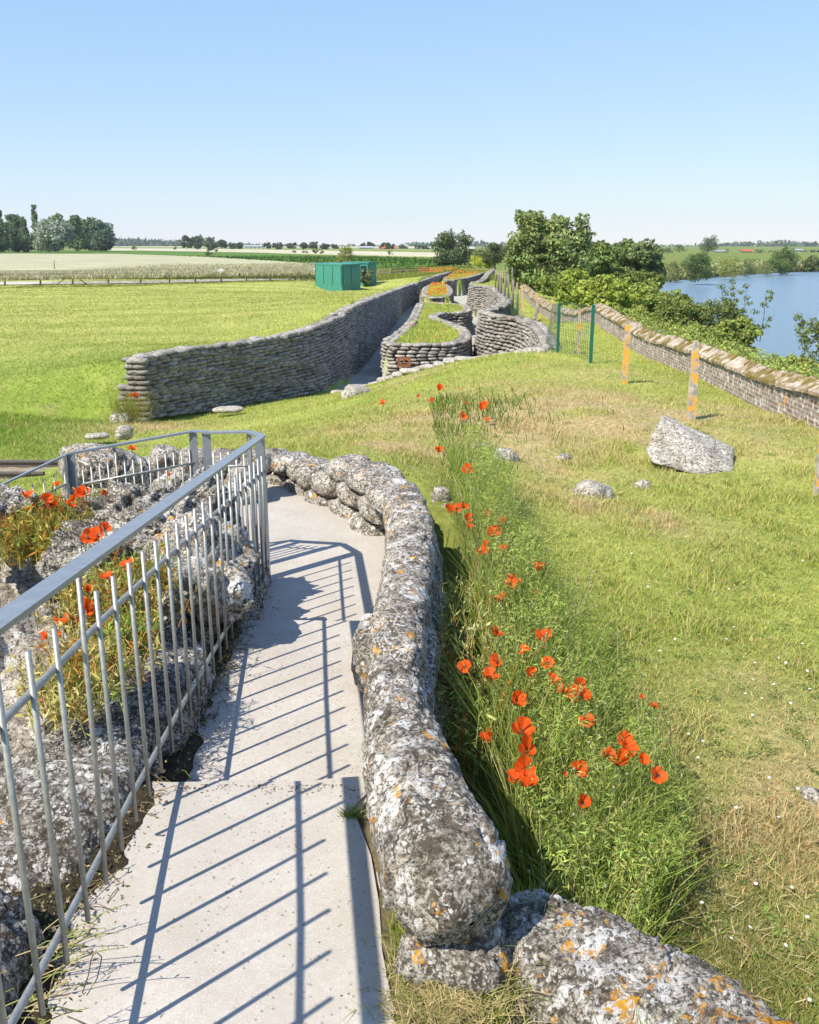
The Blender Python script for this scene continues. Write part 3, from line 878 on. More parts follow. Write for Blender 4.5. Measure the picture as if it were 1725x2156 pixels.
px_row(top[:4], 1.60, M['stone'], .19, .09, 100, back_par)
mid_ = [(838, 1062), (795, 1030), (742, 1000), (690, 985), (640, 962), (595, 952), (555, 945)]
px_row(mid_, 1.74, M['stone'], .19, .09, 200, back_par)
low = [(818, 1100), (775, 1066), (725, 1036), (675, 1020), (625, 995), (580, 985), (535, 972)]
px_row(low, 1.90, M['stone'], .17, .09, 300, back_par)
low2 = [(812, 1120), (770, 1090), (720, 1062), (672, 1046), (622, 1022), (580, 1010), (535, 1000)]
px_row(low2, 2.02, M['rubble'], .15, .09, 400, back_par)
# side parapet left of the gate posts, seen through the railings
side_par = empty('stone_parapet', (-2.7, 6.8, CZ - 2.3), 'dark sandbag parapet seen through the railings left of the landing', 'parapet')
for k, (d, hh) in enumerate(((1.92, .10), (2.06, .09), (2.20, .09), (2.34, .1))):
    yy = 940 + k * 27
    sh = 30 * (k % 2)
    pts = [(560 - 6 * k, yy + 8), (505, yy + 8), (440, yy + 10), (375, yy + 5), (318, yy - 2)]
    dd = [1.74, 1.80, 1.86, 1.94, 2.02]
    for i in range(len(pts) - 1):
        a = GY(pts[i][0] - sh, pts[i][1], 7.35 - k * .04); b = GY(pts[i + 1][0] - sh, pts[i + 1][1], 7.25 - k * .04)
        mid = (a + b) / 2
        big_bag('sandbag', [(a.x + .02, a.y, a.z - .08, .15, .08), (mid.x, mid.y - .02, mid.z - .08, .19, .095), (b.x - .02, b.y, b.z - .08, .15, .08)], M['stone'], side_par, n=26, m=22, seed=500 + k * 10 + i, endr=.1)
a = GY(318, 985, 6.6); b = GY(215, 950, 6.5); c = GY(145, 948, 6.3)
big_bag('sandbag', [(a.x, a.y, a.z - .1, .2, .12), (b.x, b.y, b.z - .12, .30, .16), (c.x, c.y, c.z - .12, .22, .14)], M['stone'], side_par, n=60, m=40, seed=560, endr=.15, amp=.04)
big_bag('sandbag', [(a.x, a.y, a.z - .3, .2, .14), (b.x, b.y, b.z - .36, .32, .18), (c.x, c.y, c.z - .36, .26, .16)], M['stone'], side_par, n=60, m=40, seed=561, endr=.15, amp=.04)
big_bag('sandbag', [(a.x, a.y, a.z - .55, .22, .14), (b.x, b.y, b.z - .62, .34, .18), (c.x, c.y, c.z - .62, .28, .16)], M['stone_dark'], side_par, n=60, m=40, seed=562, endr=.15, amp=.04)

# second big stone at lower right
bl = empty('stone_block', (.9, 1.2, CZ - 2.2), 'long lichened stone block with orange and white crusts at the lower right corner', 'stone')
big_bag('sandbag', [rowG(1120, 1825, 1.60, .05, .09), rowG(1150, 1910, 1.58, .15, .15), rowG(1285, 2005, 1.58, .20, .19), rowG(1460, 2105, 1.58, .20, .2), rowG(1670, 2225, 1.60, .20, .2), rowG(2050, 2440, 1.60, .20, .2)], M['stone_orange'], bl, n=170, m=60, seed=71, endr=.14, amp=.035)
big_bag('sandbag', [rowG(1160, 2010, 1.86, .18, .14), rowG(1260, 2130, 1.86, .26, .14), rowG(1500, 2300, 1.9, .3, .16), rowG(1800, 2450, 1.9, .3, .16)], M['stone'], bl, n=90, m=44, seed=72, endr=.14, amp=.035)
o = big_bag('stone', [rowG(1050, 2150, 1.72, .07, .06), rowG(1100, 2180, 1.70, .10, .08), rowG(1160, 2240, 1.70, .08, .08)], M['stone_dark'], None, n=50, m=34, seed=73, endr=.06)
tag(o, 'grey stone half buried in straw at the bottom edge between the two big blocks', 'stone')

# bags left of the railing
lefts = empty('stone_wall', (-1.25, 3.5, CZ - 2.2), 'dark lichened concrete sandbags lying along the outside of the stair railing', 'wall')
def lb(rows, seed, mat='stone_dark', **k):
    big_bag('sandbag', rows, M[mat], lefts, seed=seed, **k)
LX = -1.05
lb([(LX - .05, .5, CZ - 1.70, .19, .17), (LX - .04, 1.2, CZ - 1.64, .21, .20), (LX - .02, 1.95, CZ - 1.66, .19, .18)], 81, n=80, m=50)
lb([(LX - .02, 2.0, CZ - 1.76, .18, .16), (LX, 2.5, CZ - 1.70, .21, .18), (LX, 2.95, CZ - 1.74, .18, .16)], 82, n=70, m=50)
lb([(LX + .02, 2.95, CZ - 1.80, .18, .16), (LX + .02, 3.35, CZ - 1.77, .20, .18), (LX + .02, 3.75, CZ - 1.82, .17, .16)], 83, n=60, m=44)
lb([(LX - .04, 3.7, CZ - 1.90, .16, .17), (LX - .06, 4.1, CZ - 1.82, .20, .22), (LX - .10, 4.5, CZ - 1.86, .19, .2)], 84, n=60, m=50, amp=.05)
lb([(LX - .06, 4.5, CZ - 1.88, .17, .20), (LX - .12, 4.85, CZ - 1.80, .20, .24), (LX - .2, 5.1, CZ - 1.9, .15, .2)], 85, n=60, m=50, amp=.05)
for i, (y0, y1) in enumerate(((.5, 1.6), (1.6, 2.5), (2.5, 3.4), (3.4, 4.4), (4.3, 5.4))):
    lb([(LX + .02, y0, CZ - 1.98, .17, .13), (LX + .03, (y0 + y1) / 2, CZ - 1.96, .19, .15), (LX + .03, y1, CZ - 2.0, .17, .13)], 90 + i, n=50, m=36)
    lb([(LX - .22, y0, CZ - 2.05, .2, .2), (LX - .24, (y0 + y1) / 2, CZ - 2.02, .24, .24), (LX - .22, y1, CZ - 2.06, .2, .2)], 190 + i, 'stone', n=50, m=36, amp=.05)

# dark soil caught between the bags and the treads
mb = MB()
xs = np.linspace(-1.2, -.70, 40); ys = np.linspace(.0, 4.9, 260)
XX, YY = np.meshgrid(xs, ys, indexing='ij')
zt = np.where(YY < e1.y, 1.65, np.where(YY < f1.y, 1.82, 1.99))
xl = -.80 + .035 * noise3(xy0(YY * 5, YY * 0 + 3)) + .02 * noise3(xy0(YY * 17, YY * 0)) + .05 * sstep(2.0, .6, YY)
ZZ = CZ - zt + .035 * sstep(xl, xl - .06, XX) - .012 + .016 * fbm(xy0(XX * 14, YY * 14), 4, 12)
ZZ = np.where(XX > xl + .03, CZ - zt - .05, ZZ)
mb.add(np.stack([XX, YY, ZZ], -1).reshape(-1, 3), grid_faces(40, 260), np.array([.075, .06, .045]))
tag(mb.build('dark_soil', M['ground']), kind='structure')

# crumbled concrete slope with boulders to the left of the steps
nx_, ny_ = 240, 330
rx = np.linspace(-4.6, -1.25, nx_); ry = np.linspace(.2, 6.3, ny_)
RX, RY = np.meshgrid(rx, ry, indexing='ij')
base = 1.98 - .24 * sstep(2.2, 4.3, RY) + .16 * sstep(-1.8, -3.8, RX) + .5 * sstep(4.95, 5.4, RY)
P3 = xy0(RX, RY)
lump = np.abs(fbm(P3 * 2.2, 4, 77))
crack = 1 - np.abs(fbm(P3 * 3.4 + 9, 3, 87)) * 2
dz = .22 * fbm(P3 * 1.3, 4, 67) + .12 * (1 - 2 * lump) + .075 * fbm(P3 * 8, 5, 71) - .12 * np.clip(crack - .75, 0, 1) / .25
Z = CZ - base + dz
mb = MB(); mb.add(np.stack([RX + .04 * fbm(P3 * 6, 3, 5), RY + .04 * fbm(P3 * 6 + 5, 3, 6), Z], -1).reshape(-1, 3), grid_faces(nx_, ny_))
o = mb.build('rubble_slope', M['rubble']); tag(o, kind='structure')
def rubble_z(x, y):
    i = int(np.clip((x + 4.6) / 3.35 * (nx_ - 1), 0, nx_ - 1)); j = int(np.clip((y - .2) / 6.1 * (ny_ - 1), 0, ny_ - 1))
    return float(Z[i, j])
def blob(name, c, s, mat, seed, amp=.12, det=2.2, n=46, m=40, rz=0, e=.85, parent=None, flat=None):
    uv, uf = bag_unit(n, m, e, e)
    V = uv * np.array(s) * 1.0
    if rz: V = V @ np.array(Matrix.Rotation(rz, 3, 'Z')).T
    V = V + np.array(tuple(c))
    o_ = V - np.array(tuple(c)); ln = np.linalg.norm(o_, axis=1)[:, None] + 1e-6
    sz = min(s)
    d = amp * sz * (fbm(V * det / max(s) + seed, 4, seed) * 1.6 + .5 * fbm(V * det * 4 / max(s), 3, seed + 2))
    V = V + o_ / ln * d[:, None]
    mb = MB(); mb.add(V, uf)
    return mb.build(name, mat, parent)
bs = [((258, 1075), 4.62, (.42, .38, .32), 'stone_dark'), ((335, 1105), 4.45, (.46, .42, .34), 'stone'), ((400, 1075), 4.75, (.42, .45, .36), 'stone_dark'), ((205, 1150), 4.35, (.42, .42, .30), 'stone_dark'), ((425, 1180), 4.15, (.36, .6, .36), 'stone'), ((10, 1085), 4.6, (.42, .4, .26), 'stone_dark')]
labs = ['broad dark boulder below the descending railing behind the left poppies', 'rough grey boulder in the middle of the heap left of the railing', 'dark boulder touching the foot of the gate posts', 'small dark boulder beside the largest poppy clump on the left', 'speckled boulder right behind the balusters at mid height', 'low dark boulder at the left edge of the picture']
for i, ((x, y), d, s, mt) in enumerate(bs):
    p = GY(x, y, d)
    o = blob('boulder', (p.x, p.y, p.z - s[2] * .15), s, M[mt], 30 + i, amp=.34, det=3.6, n=80, m=70)
    tag(o, labs[i], 'boulder', 'boulders left of the stairs')

# ------------------------------------------------------------------ stones in the grass
p = G(1450, 945, 2.3)
def hull_rock(name, pts, mat, seed, cuts=4, amp=.02):
    bm = bmesh.new()
    for q in pts: bm.verts.new(tuple(q))
    r = bmesh.ops.convex_hull(bm, input=bm.verts[:])
    bmesh.ops.delete(bm, geom=[v for v in bm.verts if not v.link_faces], context='VERTS')
    bmesh.ops.bevel(bm, geom=bm.edges[:], offset=.012, segments=1, affect='EDGES')
    bmesh.ops.triangulate(bm, faces=bm.faces[:])
    for _ in range(cuts):
        es = [e for e in bm.edges if e.calc_length() > .06]
        bmesh.ops.subdivide_edges(bm, edges=es, cuts=1, use_grid_fill=True)
        bmesh.ops.triangulate(bm, faces=bm.faces[:])
    bm.normal_update()
    V = np.array([v.co[:] for v in bm.verts]); Nn = np.array([v.normal[:] for v in bm.verts])
    bm.verts.index_update()
    F = np.array([[v.index for v in f.verts] for f in bm.faces])
    V = V + Nn * (amp * (fbm(V * 5, 4, seed) + .7 * fbm(V * 18, 3, seed + 1)))[:, None]
    bm.free()
    mb = MB(); mb.add(V, F)
    return mb.build(name, mat)
def P2(x, y, Y): return GY(x, y, Y)
gz = CZ - 2.32
yb = G(1450, 990, 2.36).y
pts = [P2(1360, 948, yb + .25), P2(1392, 873, yb + .55), P2(1410, 878, yb + .95), P2(1482, 915, yb + .55), P2(1545, 944, yb + .45), P2(1535, 975, yb + .15), P2(1545, 992, yb - .05), P2(1480, 1003, yb - .15), P2(1375, 975, yb), P2(1500, 925, yb + 1.0), P2(1545, 990, yb + .8), P2(1380, 960, yb + .9)]
o = hull_rock('limestone_block', pts, M['rock'], 5); tag(o, 'large tilted slab of pale pitted limestone standing in the lawn in front of the posts', 'rock')
for i, (x, y, w, h, lab) in enumerate(((1248, 1045, 84, 40, 'flat pinkish stone in the lawn left of the small white stone'), (1352, 1027, 34, 26, 'small white stone beside the bare patch below the limestone slab'), (1063, 966, 56, 36, 'knobbly white stone at the foot of the dry mound'), (1015, 945, 50, 22, 'low pale stone left of the knobbly one on the dry mound'), (1187, 967, 34, 16, 'thin white stone lying in the dry grass'), (752, 831, 62, 30, 'white rounded stone by the near lip of the trench'), (262, 912, 34, 24, 'grey stone on the bank near the trench wall end'), (255, 885, 40, 22, 'pale stone lying against the near end of the long trench wall'), (205, 918, 44, 10, 'flat pale stone on the bank above the railings'), (480, 862, 60, 10, 'long flat slab of pale concrete at the foot of the long trench wall'), (1717, 1683, 40, 30, 'grey stone in the dry grass at the right edge'), (930, 1050, 40, 40, 'orange lichened stone behind the parapet turn'), (935, 1085, 30, 40, 'pale upright stone against the back of the parapet turn'))):
    d = CZ - groundz(*gp(x, y, 2.4 if y > 900 else 3.2)) if i not in (8,) else 3.2
    p = G(x, y, d); p = G(x, y, CZ - groundz(p.x, p.y)); 
    dep = p.y * CP + (CZ - p.z) * SP
    W = w / FD * dep; Hh = h / FD * dep
    o = blob('field_stone', (p.x, p.y, p.z), (W * 1.1, max(W * .7, .12), max(Hh * 1.3, .06)), M['rock'], 40 + i, amp=.18, n=26, m=22, rz=i * .7 % .6, e=.8)
    tag(o, lab, 'stone', 'loose stones in the grass')
# ------------------------------------------------------------------ railings
# the stair railing runs straight ahead along the left of the steps and falls with them
def RYH(x, y, Y): return GY(x, y, Y)
HA = GY(0, 1310, 1.497)                      # handrail where it enters the picture
HB = GY(552, 918, 5.35)                      # handrail at the corner post
def lerp(a, b, t): return a + (b - a) * t
Hdir = (HB - HA) / (HB.y - HA.y)
def hand_at(Y): return HA + Hdir * (Y - HA.y)
def xr(Y): return float(np.interp(Y, [.3, 1.5, 2.3, 3.3, 5.35], [-.715, -.748, -.79, -.825, -.872]))
def mid_at(Y): return Vector((xr(Y), Y, CZ - (.859 + .1165 * (Y - 1.65))))
def low_at(Y): return Vector((xr(Y), Y, CZ - (.859 + .571 + .1165 * (Y - 1.65))))
ra = empty('stair_railing', (HB.x, HB.y, CZ - 2.0), 'galvanised steel railing with thin balusters beside the steps, its flat handrail crossing the lower left', 'railing', 'steel railings')
mb = MB(); bar(mb, hand_at(.3), HB, .050, .012); 
HC = GY(524, 909, 5.56); HD = GY(434, 911, 5.62)
bar(mb, HB, HC, .052, .012); bar(mb, HC, HD, .052, .012)
mb.build('handrail', M['galv'], ra, smooth=False)
def tube_part(name, pts, r, mat, parent, n=10):
    mb = MB(); tube(mb, pts, r, n); return mb.build(name, mat, parent)
Ys = [.5, 1.1, 1.5, 1.65, 2.3, 3.05, 4.1, 5.33]
tube_part('mid_rail', [mid_at(y) for y in Ys], .0085, M['galv_rod'], ra)
tube_part('bottom_rail', [low_at(y) for y in Ys], .0085, M['galv_rod'], ra)
y = .875
k = 0
bal_x = .010
while y < 5.28:
    m_, l_ = mid_at(y), low_at(y)
    tall = (k % 8 == 8 - 0 - 8 + 0)
    top = Vector((m_.x + bal_x, y, m_.z + .095)); bot = Vector((l_.x + bal_x, y, l_.z - .075))
    if k in (7, 19):
        h = hand_at(y); top.z = h.z - .005; top.x = h.x + (m_.x + bal_x - h.x) * .5
    mb = MB(); tube(mb, [bot, top], .0066, 8); mb.build('baluster', M['galv_rod'], ra)
    y += .155; k += 1
def post(p, q, w, t, parent, rz=0):
    """flat bar post from p (bottom) to q (top)"""
    mb = MB(); c = (p + q) / 2
    box(mb, c, (w, t, (q - p).length), rz); return mb.build('post', M['galv'], parent, smooth=False)
post(Vector((HB.x - .022, HB.y + .02, CZ - 2.02)), HB + Vector((-.022, .02, -.006)), .045, .010, ra)
post(Vector((HB.x + .006, HB.y + .0, CZ - 2.02)), HB + Vector((.006, .0, -.006)), .010, .05, ra)
post(Vector((HC.x, HC.y, CZ - 2.02)), HC + Vector((0, 0, -.006)), .010, .05, ra, .6)
post(Vector((HD.x, HD.y, CZ - 2.02)), HD + Vector((0, 0, -.006)), .052, .010, ra)
mdz = -.215; ldz = -.80
tube_part('mid_rail', [HC + Vector((0, 0, mdz)), HD + Vector((0, 0, mdz))], .008, M['galv_rod'], ra)
tube_part('bottom_rail', [HC + Vector((0, 0, ldz)), HD + Vector((0, 0, ldz))], .008, M['galv_rod'], ra)
for i in range(5):
    p = lerp(HC, HD, (i + .8) / 5.6)
    tube_part('baluster', [p + Vector((0, 0, ldz - .07)), p + Vector((0, 0, mdz + .09))], .007, M['galv_rod'], ra, 8)
rb = empty('descending_railing', (-1.5, 4.95, CZ - 2.4), 'second galvanised railing going down to the left behind the poppies and boulders', 'railing', 'steel railings')
HE = GY(406, 908, 5.64); HF = GY(145, 955, 5.38); HG = GY(-60, 1050, 5.05)
mb = MB(); bar(mb, HE, HF, .030, .012); bar(mb, HF, HG, .024, .010)
mb.build('handrail', M['galv'], rb, smooth=False)
mb = MB(); bar(mb, HE + Vector((-.006, 0, .004)), HD + Vector((.006, 0, .004)), .05, .008); mb.build('joining_plate', M['galv'], rb, smooth=False)
post(Vector((HE.x, HE.y, CZ - 2.05)), HE + Vector((0, 0, -.006)), .046, .010, rb)
post(Vector((HF.x + .01, HF.y, CZ - 2.35)), HF + Vector((.01, 0, -.004)), .05, .010, rb)
post(Vector((HF.x - .02, HF.y - .02, CZ - 2.35)), HF + Vector((-.02, -.02, -.004)), .012, .045, rb, .5)
def seg(a, b, n, mz, lz, th):
    tube_part('mid_rail', [a + Vector((0, 0, mz)), b + Vector((0, 0, mz))], .0075, M['galv_rod'], rb)
    tube_part('bottom_rail', [a + Vector((0, 0, lz)), b + Vector((0, 0, lz))], .0075, M['galv_rod'], rb)
    for i in range(n):
        p = lerp(a, b, (i + .6) / n)
        tube_part('baluster', [p + Vector((0, 0, lz - .07)), p + Vector((0, 0, mz + .09 if i != th else -.005))], .0052, M['galv_rod'], rb, 8)
seg(HE, HF, 15, -.20, -.80, 9)
seg(HF, HG, 9, -.17, -.72, 99)

# ------------------------------------------------------------------ narrow gauge track on the left
tk = empty('railway_track', (-8, 13.8, CZ - 3.42), 'narrow rusty rails of a field railway in a strip of brown ballast behind the railing', 'railway')
r1 = G(60, 984, 3.38); r2 = G(60, 1009, 3.38)
for yy in (r1.y, r2.y):
    mb = MB()
    zr = CZ - 3.34
    prof = [(-.035, -.05), (.035, -.05), (.035, -.04), (.01, -.034), (.01, .03), (.028, .035), (.028, .055), (-.028, .055), (-.028, .035), (-.01, .03), (-.01, -.034), (-.035, -.04)]
    V = []
    xs = np.linspace(-16, r1.x + .55, 24)
    for x in xs:
        for a, b in prof: V.append((x, yy + a * 1.4, zr + b * 1.3))
    n = len(prof); F = [[i * n + j, i * n + (j + 1) % n, (i + 1) * n + (j + 1) % n, (i + 1) * n + j] for i in range(len(xs) - 1) for j in range(n)]
    mb.add(V, F); mb.build('rail', M['rail'], tk, smooth=False)
for i in range(13):
    mb = MB(); x = -16 + i * .85
    box(mb, (x, (r1.y + r2.y) / 2, CZ - 3.41), (.18, r1.y - r2.y + .4, .07)); mb.build('sleeper', M['wood'], tk, smooth=False)
M['ballast'] = simple('brown_ballast', c4(.33, .27, .19), .95, 0, 6, .5, .6, bd=.05)
mb = MB()
xs = np.linspace(-17, r1.x + .7, 60); ys = np.linspace(r2.y - .35, r1.y + .35, 16)
XX, YY = np.meshgrid(xs, ys, indexing='ij')
ZZ = CZ - terrain_drop(XX, YY) + .03 + .02 * noise3(xy0(XX * 9, YY * 9))
ZZ = np.minimum(ZZ, CZ - 3.37)
mb.add(np.stack([XX, YY, ZZ], -1).reshape(-1, 3), grid_faces(60, 16)); tag(mb.build('ballast', M['ballast']), kind='structure')

# ------------------------------------------------------------------ posts on the right
def conc_post(x, y, ztop_px, base_d, lab, lean=(0, 0), w=.088, group='concrete posts along the river wall'):
    b = G(x, y, base_d); b.z = groundz(b.x, b.y)
    b = G(x, y, CZ - b.z)
    t = GY(ztop_px[0], ztop_px[1], b.y)
    H = t.z - b.z
    n = 9; mb = MB(); V = []
    for i in range(n):
        f = i / (n - 1)
        z = b.z - .15 + (H + .15) * f
        c = b.lerp(t, max(0, (z - b.z) / H)); s = w * (1.12 - .22 * f) / 2
        if i == n - 1: s *= .72
        for a, bb in ((-1, -1), (1, -1), (1, 1), (-1, 1)):
            V.append((c.x + a * s, c.y + bb * s, z))
    V = np.array(V); V += .006 * np.stack([fbm(V * 14 + k * 7, 3, k) for k in range(3)], 1)
    F = [[i * 4 + j, i * 4 + (j + 1) % 4, (i + 1) * 4 + (j + 1) % 4, (i + 1) * 4 + j] for i in range(n - 1) for j in range(4)] + [[n * 4 - 4, n * 4 - 3, n * 4 - 2, n * 4 - 1]]
    mb.add(V, F)
    o = mb.build('concrete_post', M['post'], smooth=False, origin=(b.x, b.y, b.z))
    tag(o, lab, 'post', group)
    return b
conc_post(1725, 1045, (1736, 925), 2.35, 'orange lichened concrete post cut by the right edge of the picture')
conc_post(1455, 884, (1466, 718), 2.35, 'grey white concrete post with orange lichen right behind the limestone slab')
conc_post(1315, 806, (1323, 676), 2.35, 'concrete post almost covered in orange lichen, just right of the green mesh posts')
conc_post(1218, 743, (1221, 650), 2.4, 'slim concrete post between the two green mesh posts', w=.07)
conc_post(1163, 697, (1163, 628), 2.45, 'thin concrete post seen through the mesh left of the green posts', w=.06)
b0 = conc_post(1132, 693, (1131, 616), 2.45, 'tall orange concrete post with a slanting brace behind the mesh fence')
mb = MB(); q = G(1118, 690, 2.45); bar(mb, Vector((q.x - .3, q.y + .9, groundz(q.x - .3, q.y + .9))), Vector((b0.x - .02, b0.y + .12, b0.z + .95)), .09, .09)
tag(mb.build('brace_post', M['wood'], smooth=False), 'dark slanting timber brace leaning on the tall orange post', 'brace')
conc_post(1100, 665, (1100, 602), 2.45, 'concrete post left of the tall orange post near the trench', w=.08)
stakes = [(1090, 652, 595), (1080, 640, 588), (1071, 633, 578), (1063, 626, 574), (1055, 620, 571), (1049, 612, 569), (1044, 604, 568), (1078, 606, 563), (1068, 598, 563), (1060, 590, 562)]
for i, (x, y, t) in enumerate(stakes):
    b = G(x, y, 2.55); tt = GY(x + (1 if i % 2 else -1), t, b.y)
    mb = MB(); tube(mb, [Vector((b.x, b.y, b.z - .2)), b.lerp(tt, .5) + Vector((.01, 0, 0)), tt], [.05, .045, .04], 7)
    tag(mb.build('wooden_stake', M['wood']), ['nearest', 'second', 'third', 'fourth', 'fifth', 'sixth', 'farthest'][i] + ' pale wooden stake of the line at the far end of the mesh fence' if i < 7 else ['nearest', 'middle', 'farthest'][i - 7] + ' pale stake of the short row beside the big tree', 'stake', 'wooden stakes by the trench')
mf = empty('mesh_fence', (3.9, 22, CZ - 2.4), 'green wire mesh fence beside the trench, held by two dark green posts', 'fence')
fp = []
for (x, y, t) in ((1244, 765, 645), (1174, 741, 641)):
    b = G(x, y, 2.36); b = G(x, y, CZ - groundz(b.x, b.y)); tt = GY(x + 6 if x > 1200 else x + 4, t, b.y)
    mb = MB(); bar(mb, b - Vector((0, 0, .2)), tt, .06, .05, up=(0, 1, 0)); box(mb, tt + Vector((0, 0, .015)), (.07, .06, .03))
    mb.build('post', M['green_post'], mf, smooth=False); fp.append(b)
line = [fp[0], fp[1], G(1130, 706, 2.45), G(1092, 668, 2.5), G(1072, 640, 2.55), G(1050, 612, 2.6)]
mb = MB()
P = np.array([(p.x, p.y, 0) for p in line]); pts, q, tot = resample(P, .13)
z0 = np.array([groundz(a, b) for a, b, _ in pts])
for i_, (p, z) in enumerate(zip(pts, z0)):
    if p[1] > 26 and i_ % 3: continue
    tube(mb, [(p[0], p[1], z - .02), (p[0], p[1], z + 1.12)], .0045 if p[1] < 26 else .0025, 3, False)
for k in range(9):
    zz = k / 8 * 1.12
    tube(mb, [(p[0], p[1], z + zz) for p, z in zip(pts[::4], z0[::4])], .0032, 3, False)
mb.build('wire_mesh', M['wire'], mf)

# ------------------------------------------------------------------ river wall
def brick_mat():
    m, nt, b = newmat('old_brick')
    sp = N(nt, 'ShaderNodeSeparateXYZ'); nt.links.new(pos(nt), sp.inputs[0])
    cb = N(nt, 'ShaderNodeCombineXYZ'); nt.links.new(sp.outputs['Y'], cb.inputs['X']); nt.links.new(sp.outputs['Z'], cb.inputs['Y'])
    br = N(nt, 'ShaderNodeTexBrick', Scale=1.0)
    br.inputs['Brick Width'].default_value = .21; br.inputs['Row Height'].default_value = .065; br.inputs['Mortar Size'].default_value = .012
    br.inputs['Color1'].default_value = c4(.17, .10, .075); br.inputs['Color2'].default_value = c4(.28, .20, .16); br.inputs['Mortar'].default_value = c4(.32, .29, .24)
    nt.links.new(cb.outputs[0], br.inputs['Vector'])
    n = noise(nt, 9, 7, .7)
    base = mix(nt, ramp(nt, n, .53, .60), br.outputs['Color'], c4(.58, .55, .50))
    base = mix(nt, ramp(nt, noise(nt, 3.1, 5, .6), .66, .68), base, c4(.66, .30, .03))
    base = mix(nt, ramp(nt, noise(nt, 17, 5, .7), .33, .42, c4(.8, .8, .8), c4(0, 0, 0)), base, c4(.10, .08, .07))
    nt.links.new(base, b.inputs['Base Color']); b.inputs['Roughness'].default_value = .95
    bump(nt, b, mix(nt, .5, br.outputs['Fac'], n), .6, .015)
    return m
M['brick'] = brick_mat()
def coping_mat():
    m, nt, b = newmat('mossy_coping')
    n1 = noise(nt, 4, 7, .7)
    base = ramp(nt, n1, .35, .6, c4(.25, .19, .13), c4(.50, .43, .35))
    base = mix(nt, ramp(nt, noise(nt, 2.2, 8, .75), .47, .53), base, c4(.17, .125, .03))
    nt.links.new(base, b.inputs['Base Color']); b.inputs['Roughness'].default_value = .95
    bump(nt, b, noise(nt, 20, 5, .7), .6, .02)
    return m
M['coping'] = coping_mat()
wp = [(5.35, 3.0), (5.42, 12.1), (5.8, 20.0), (5.95, 30.0), (6.25, 42.0), (6.8, 58.0)]
rw = empty('river_wall', (5.6, 20, CZ - 2.5), 'low old brick wall with a slanting mossy brick on edge coping running along the river bank', 'wall')
mb = MB(); P = np.array([(a, b, 0) for a, b in wp]); pts, q, tot = resample(P, .5)
V = []
for p in pts:
    z = groundz(p[0] - .05, p[1])
    for dx, zz in ((0, z - .3), (0, z + .42), (.36, z + .42), (.36, z - .6)): V.append((p[0] + dx, p[1], zz))
n = len(pts)
F = [[i * 4 + j, i * 4 + (j + 1) % 4, (i + 1) * 4 + (j + 1) % 4, (i + 1) * 4 + j] for i in range(n - 1) for j in range(4)]
mb.add(V, F); mb.build('brickwork', M['brick'], rw, smooth=False)
mb = MB(); pts, q, tot = resample(P, .082)
rg = np.random.default_rng(3)
for p in pts:
    z = groundz(p[0] - .05, p[1]) + .42
    h = .10 + rg.normal(0, .008)
    V = []
    w0, w1 = -.05 + rg.normal(0, .01), .43
    dy = .06 + rg.normal(0, .006)
    for yy in (0, dy):
        sk = .05
        for (xx, zz) in ((w0, .004), (w0, h * .55), (w0 + .22, h * 1.9), (w1, h * .9), (w1, .004)):
            V.append((p[0] + xx, p[1] + yy + sk * (zz / .1) * .5, z + zz + rg.normal(0, .004)))
    F4 = [[j, (j + 1) % 5, 5 + (j + 1) % 5, 5 + j] for j in range(5)]
    T3 = [[0, 2, 1], [0, 3, 2], [0, 4, 3], [5, 6, 7], [5, 7, 8], [5, 8, 9]]
    mb.add2(V, F4, T3)
mb.build('coping', M['coping'], rw, smooth=False)

# ------------------------------------------------------------------ left fence and shed
lf = empty('field_fence', (-15, 80, CZ - 2.95), 'long timber post and rail fence crossing the far side of the mown lawn', 'fence')
fx = [(-60, 604, 574), (10, 602, 573), (85, 601, 572.5), (153, 599, 571.5), (228, 597.5, 571.5), (296, 596.5, 570.5), (357, 595.5, 570.5), (411, 595, 570), (466, 593.5, 569.5), (519, 592.5, 569.5), (569, 592, 569), (622, 590, 567)]
tops = []
for x, yb_, yt in fx:
    b = G(x, yb_, 2.97); b.z = groundz(b.x, b.y); t = GY(x, yt, b.y)
    tops.append((b, t))
    mb = MB(); tube(mb, [b - Vector((0, 0, .1)), t], .07, 7); mb.build('post', M['wood'], lf)
for f in (.93, .62):
    mb = MB()
    for i in range(len(tops) - 1):
        bar(mb, tops[i][0].lerp(tops[i][1], f - .1) + Vector((0, .07, 0)), tops[i + 1][0].lerp(tops[i + 1][1], f - .1) + Vector((0, .07, 0)), .04, .09)
    mb.build('rail', M['wood'], lf, smooth=False)
b, t = tops[3]
for s in (-1, 1):
    mb = MB(); bar(mb, Vector((b.x + s * 1.15, b.y - .1, b.z)), Vector((b.x, b.y - .08, t.z - .15)), .07, .07); mb.build('brace', M['wood'], lf, smooth=False)
b, t = tops[8]
mb = MB(); c = t + Vector((0, -.1, -.15)); V = []; n = 20
for yy in (0, .02):
    for i in range(n): V.append((c.x + .33 * math.cos(i / n * 6.2832), c.y + yy, c.z + .33 * math.sin(i / n * 6.2832)))
V += [(c.x, c.y, c.z), (c.x, c.y + .02, c.z)]
mb.add2(V, [[i, (i + 1) % n, n + (i + 1) % n, n + i] for i in range(n)], [[2 * n, (i + 1) % n, i] for i in range(n)] + [[2 * n + 1, n + i, n + (i + 1) % n] for i in range(n)])
tag(mb.build('round_sign', M['white_post'], smooth=False), 'small round pale sign fixed on the timber fence', 'sign')
gt = empty('field_gate', (-9, 86, CZ - 2.95), 'grey field gate at the end of the fence beside the green sheds', 'gate')
a_ = G(634, 589, 2.97); b_ = G(662, 588, 2.97); az = GY(634, 566, a_.y); bz = GY(662, 566, a_.y)
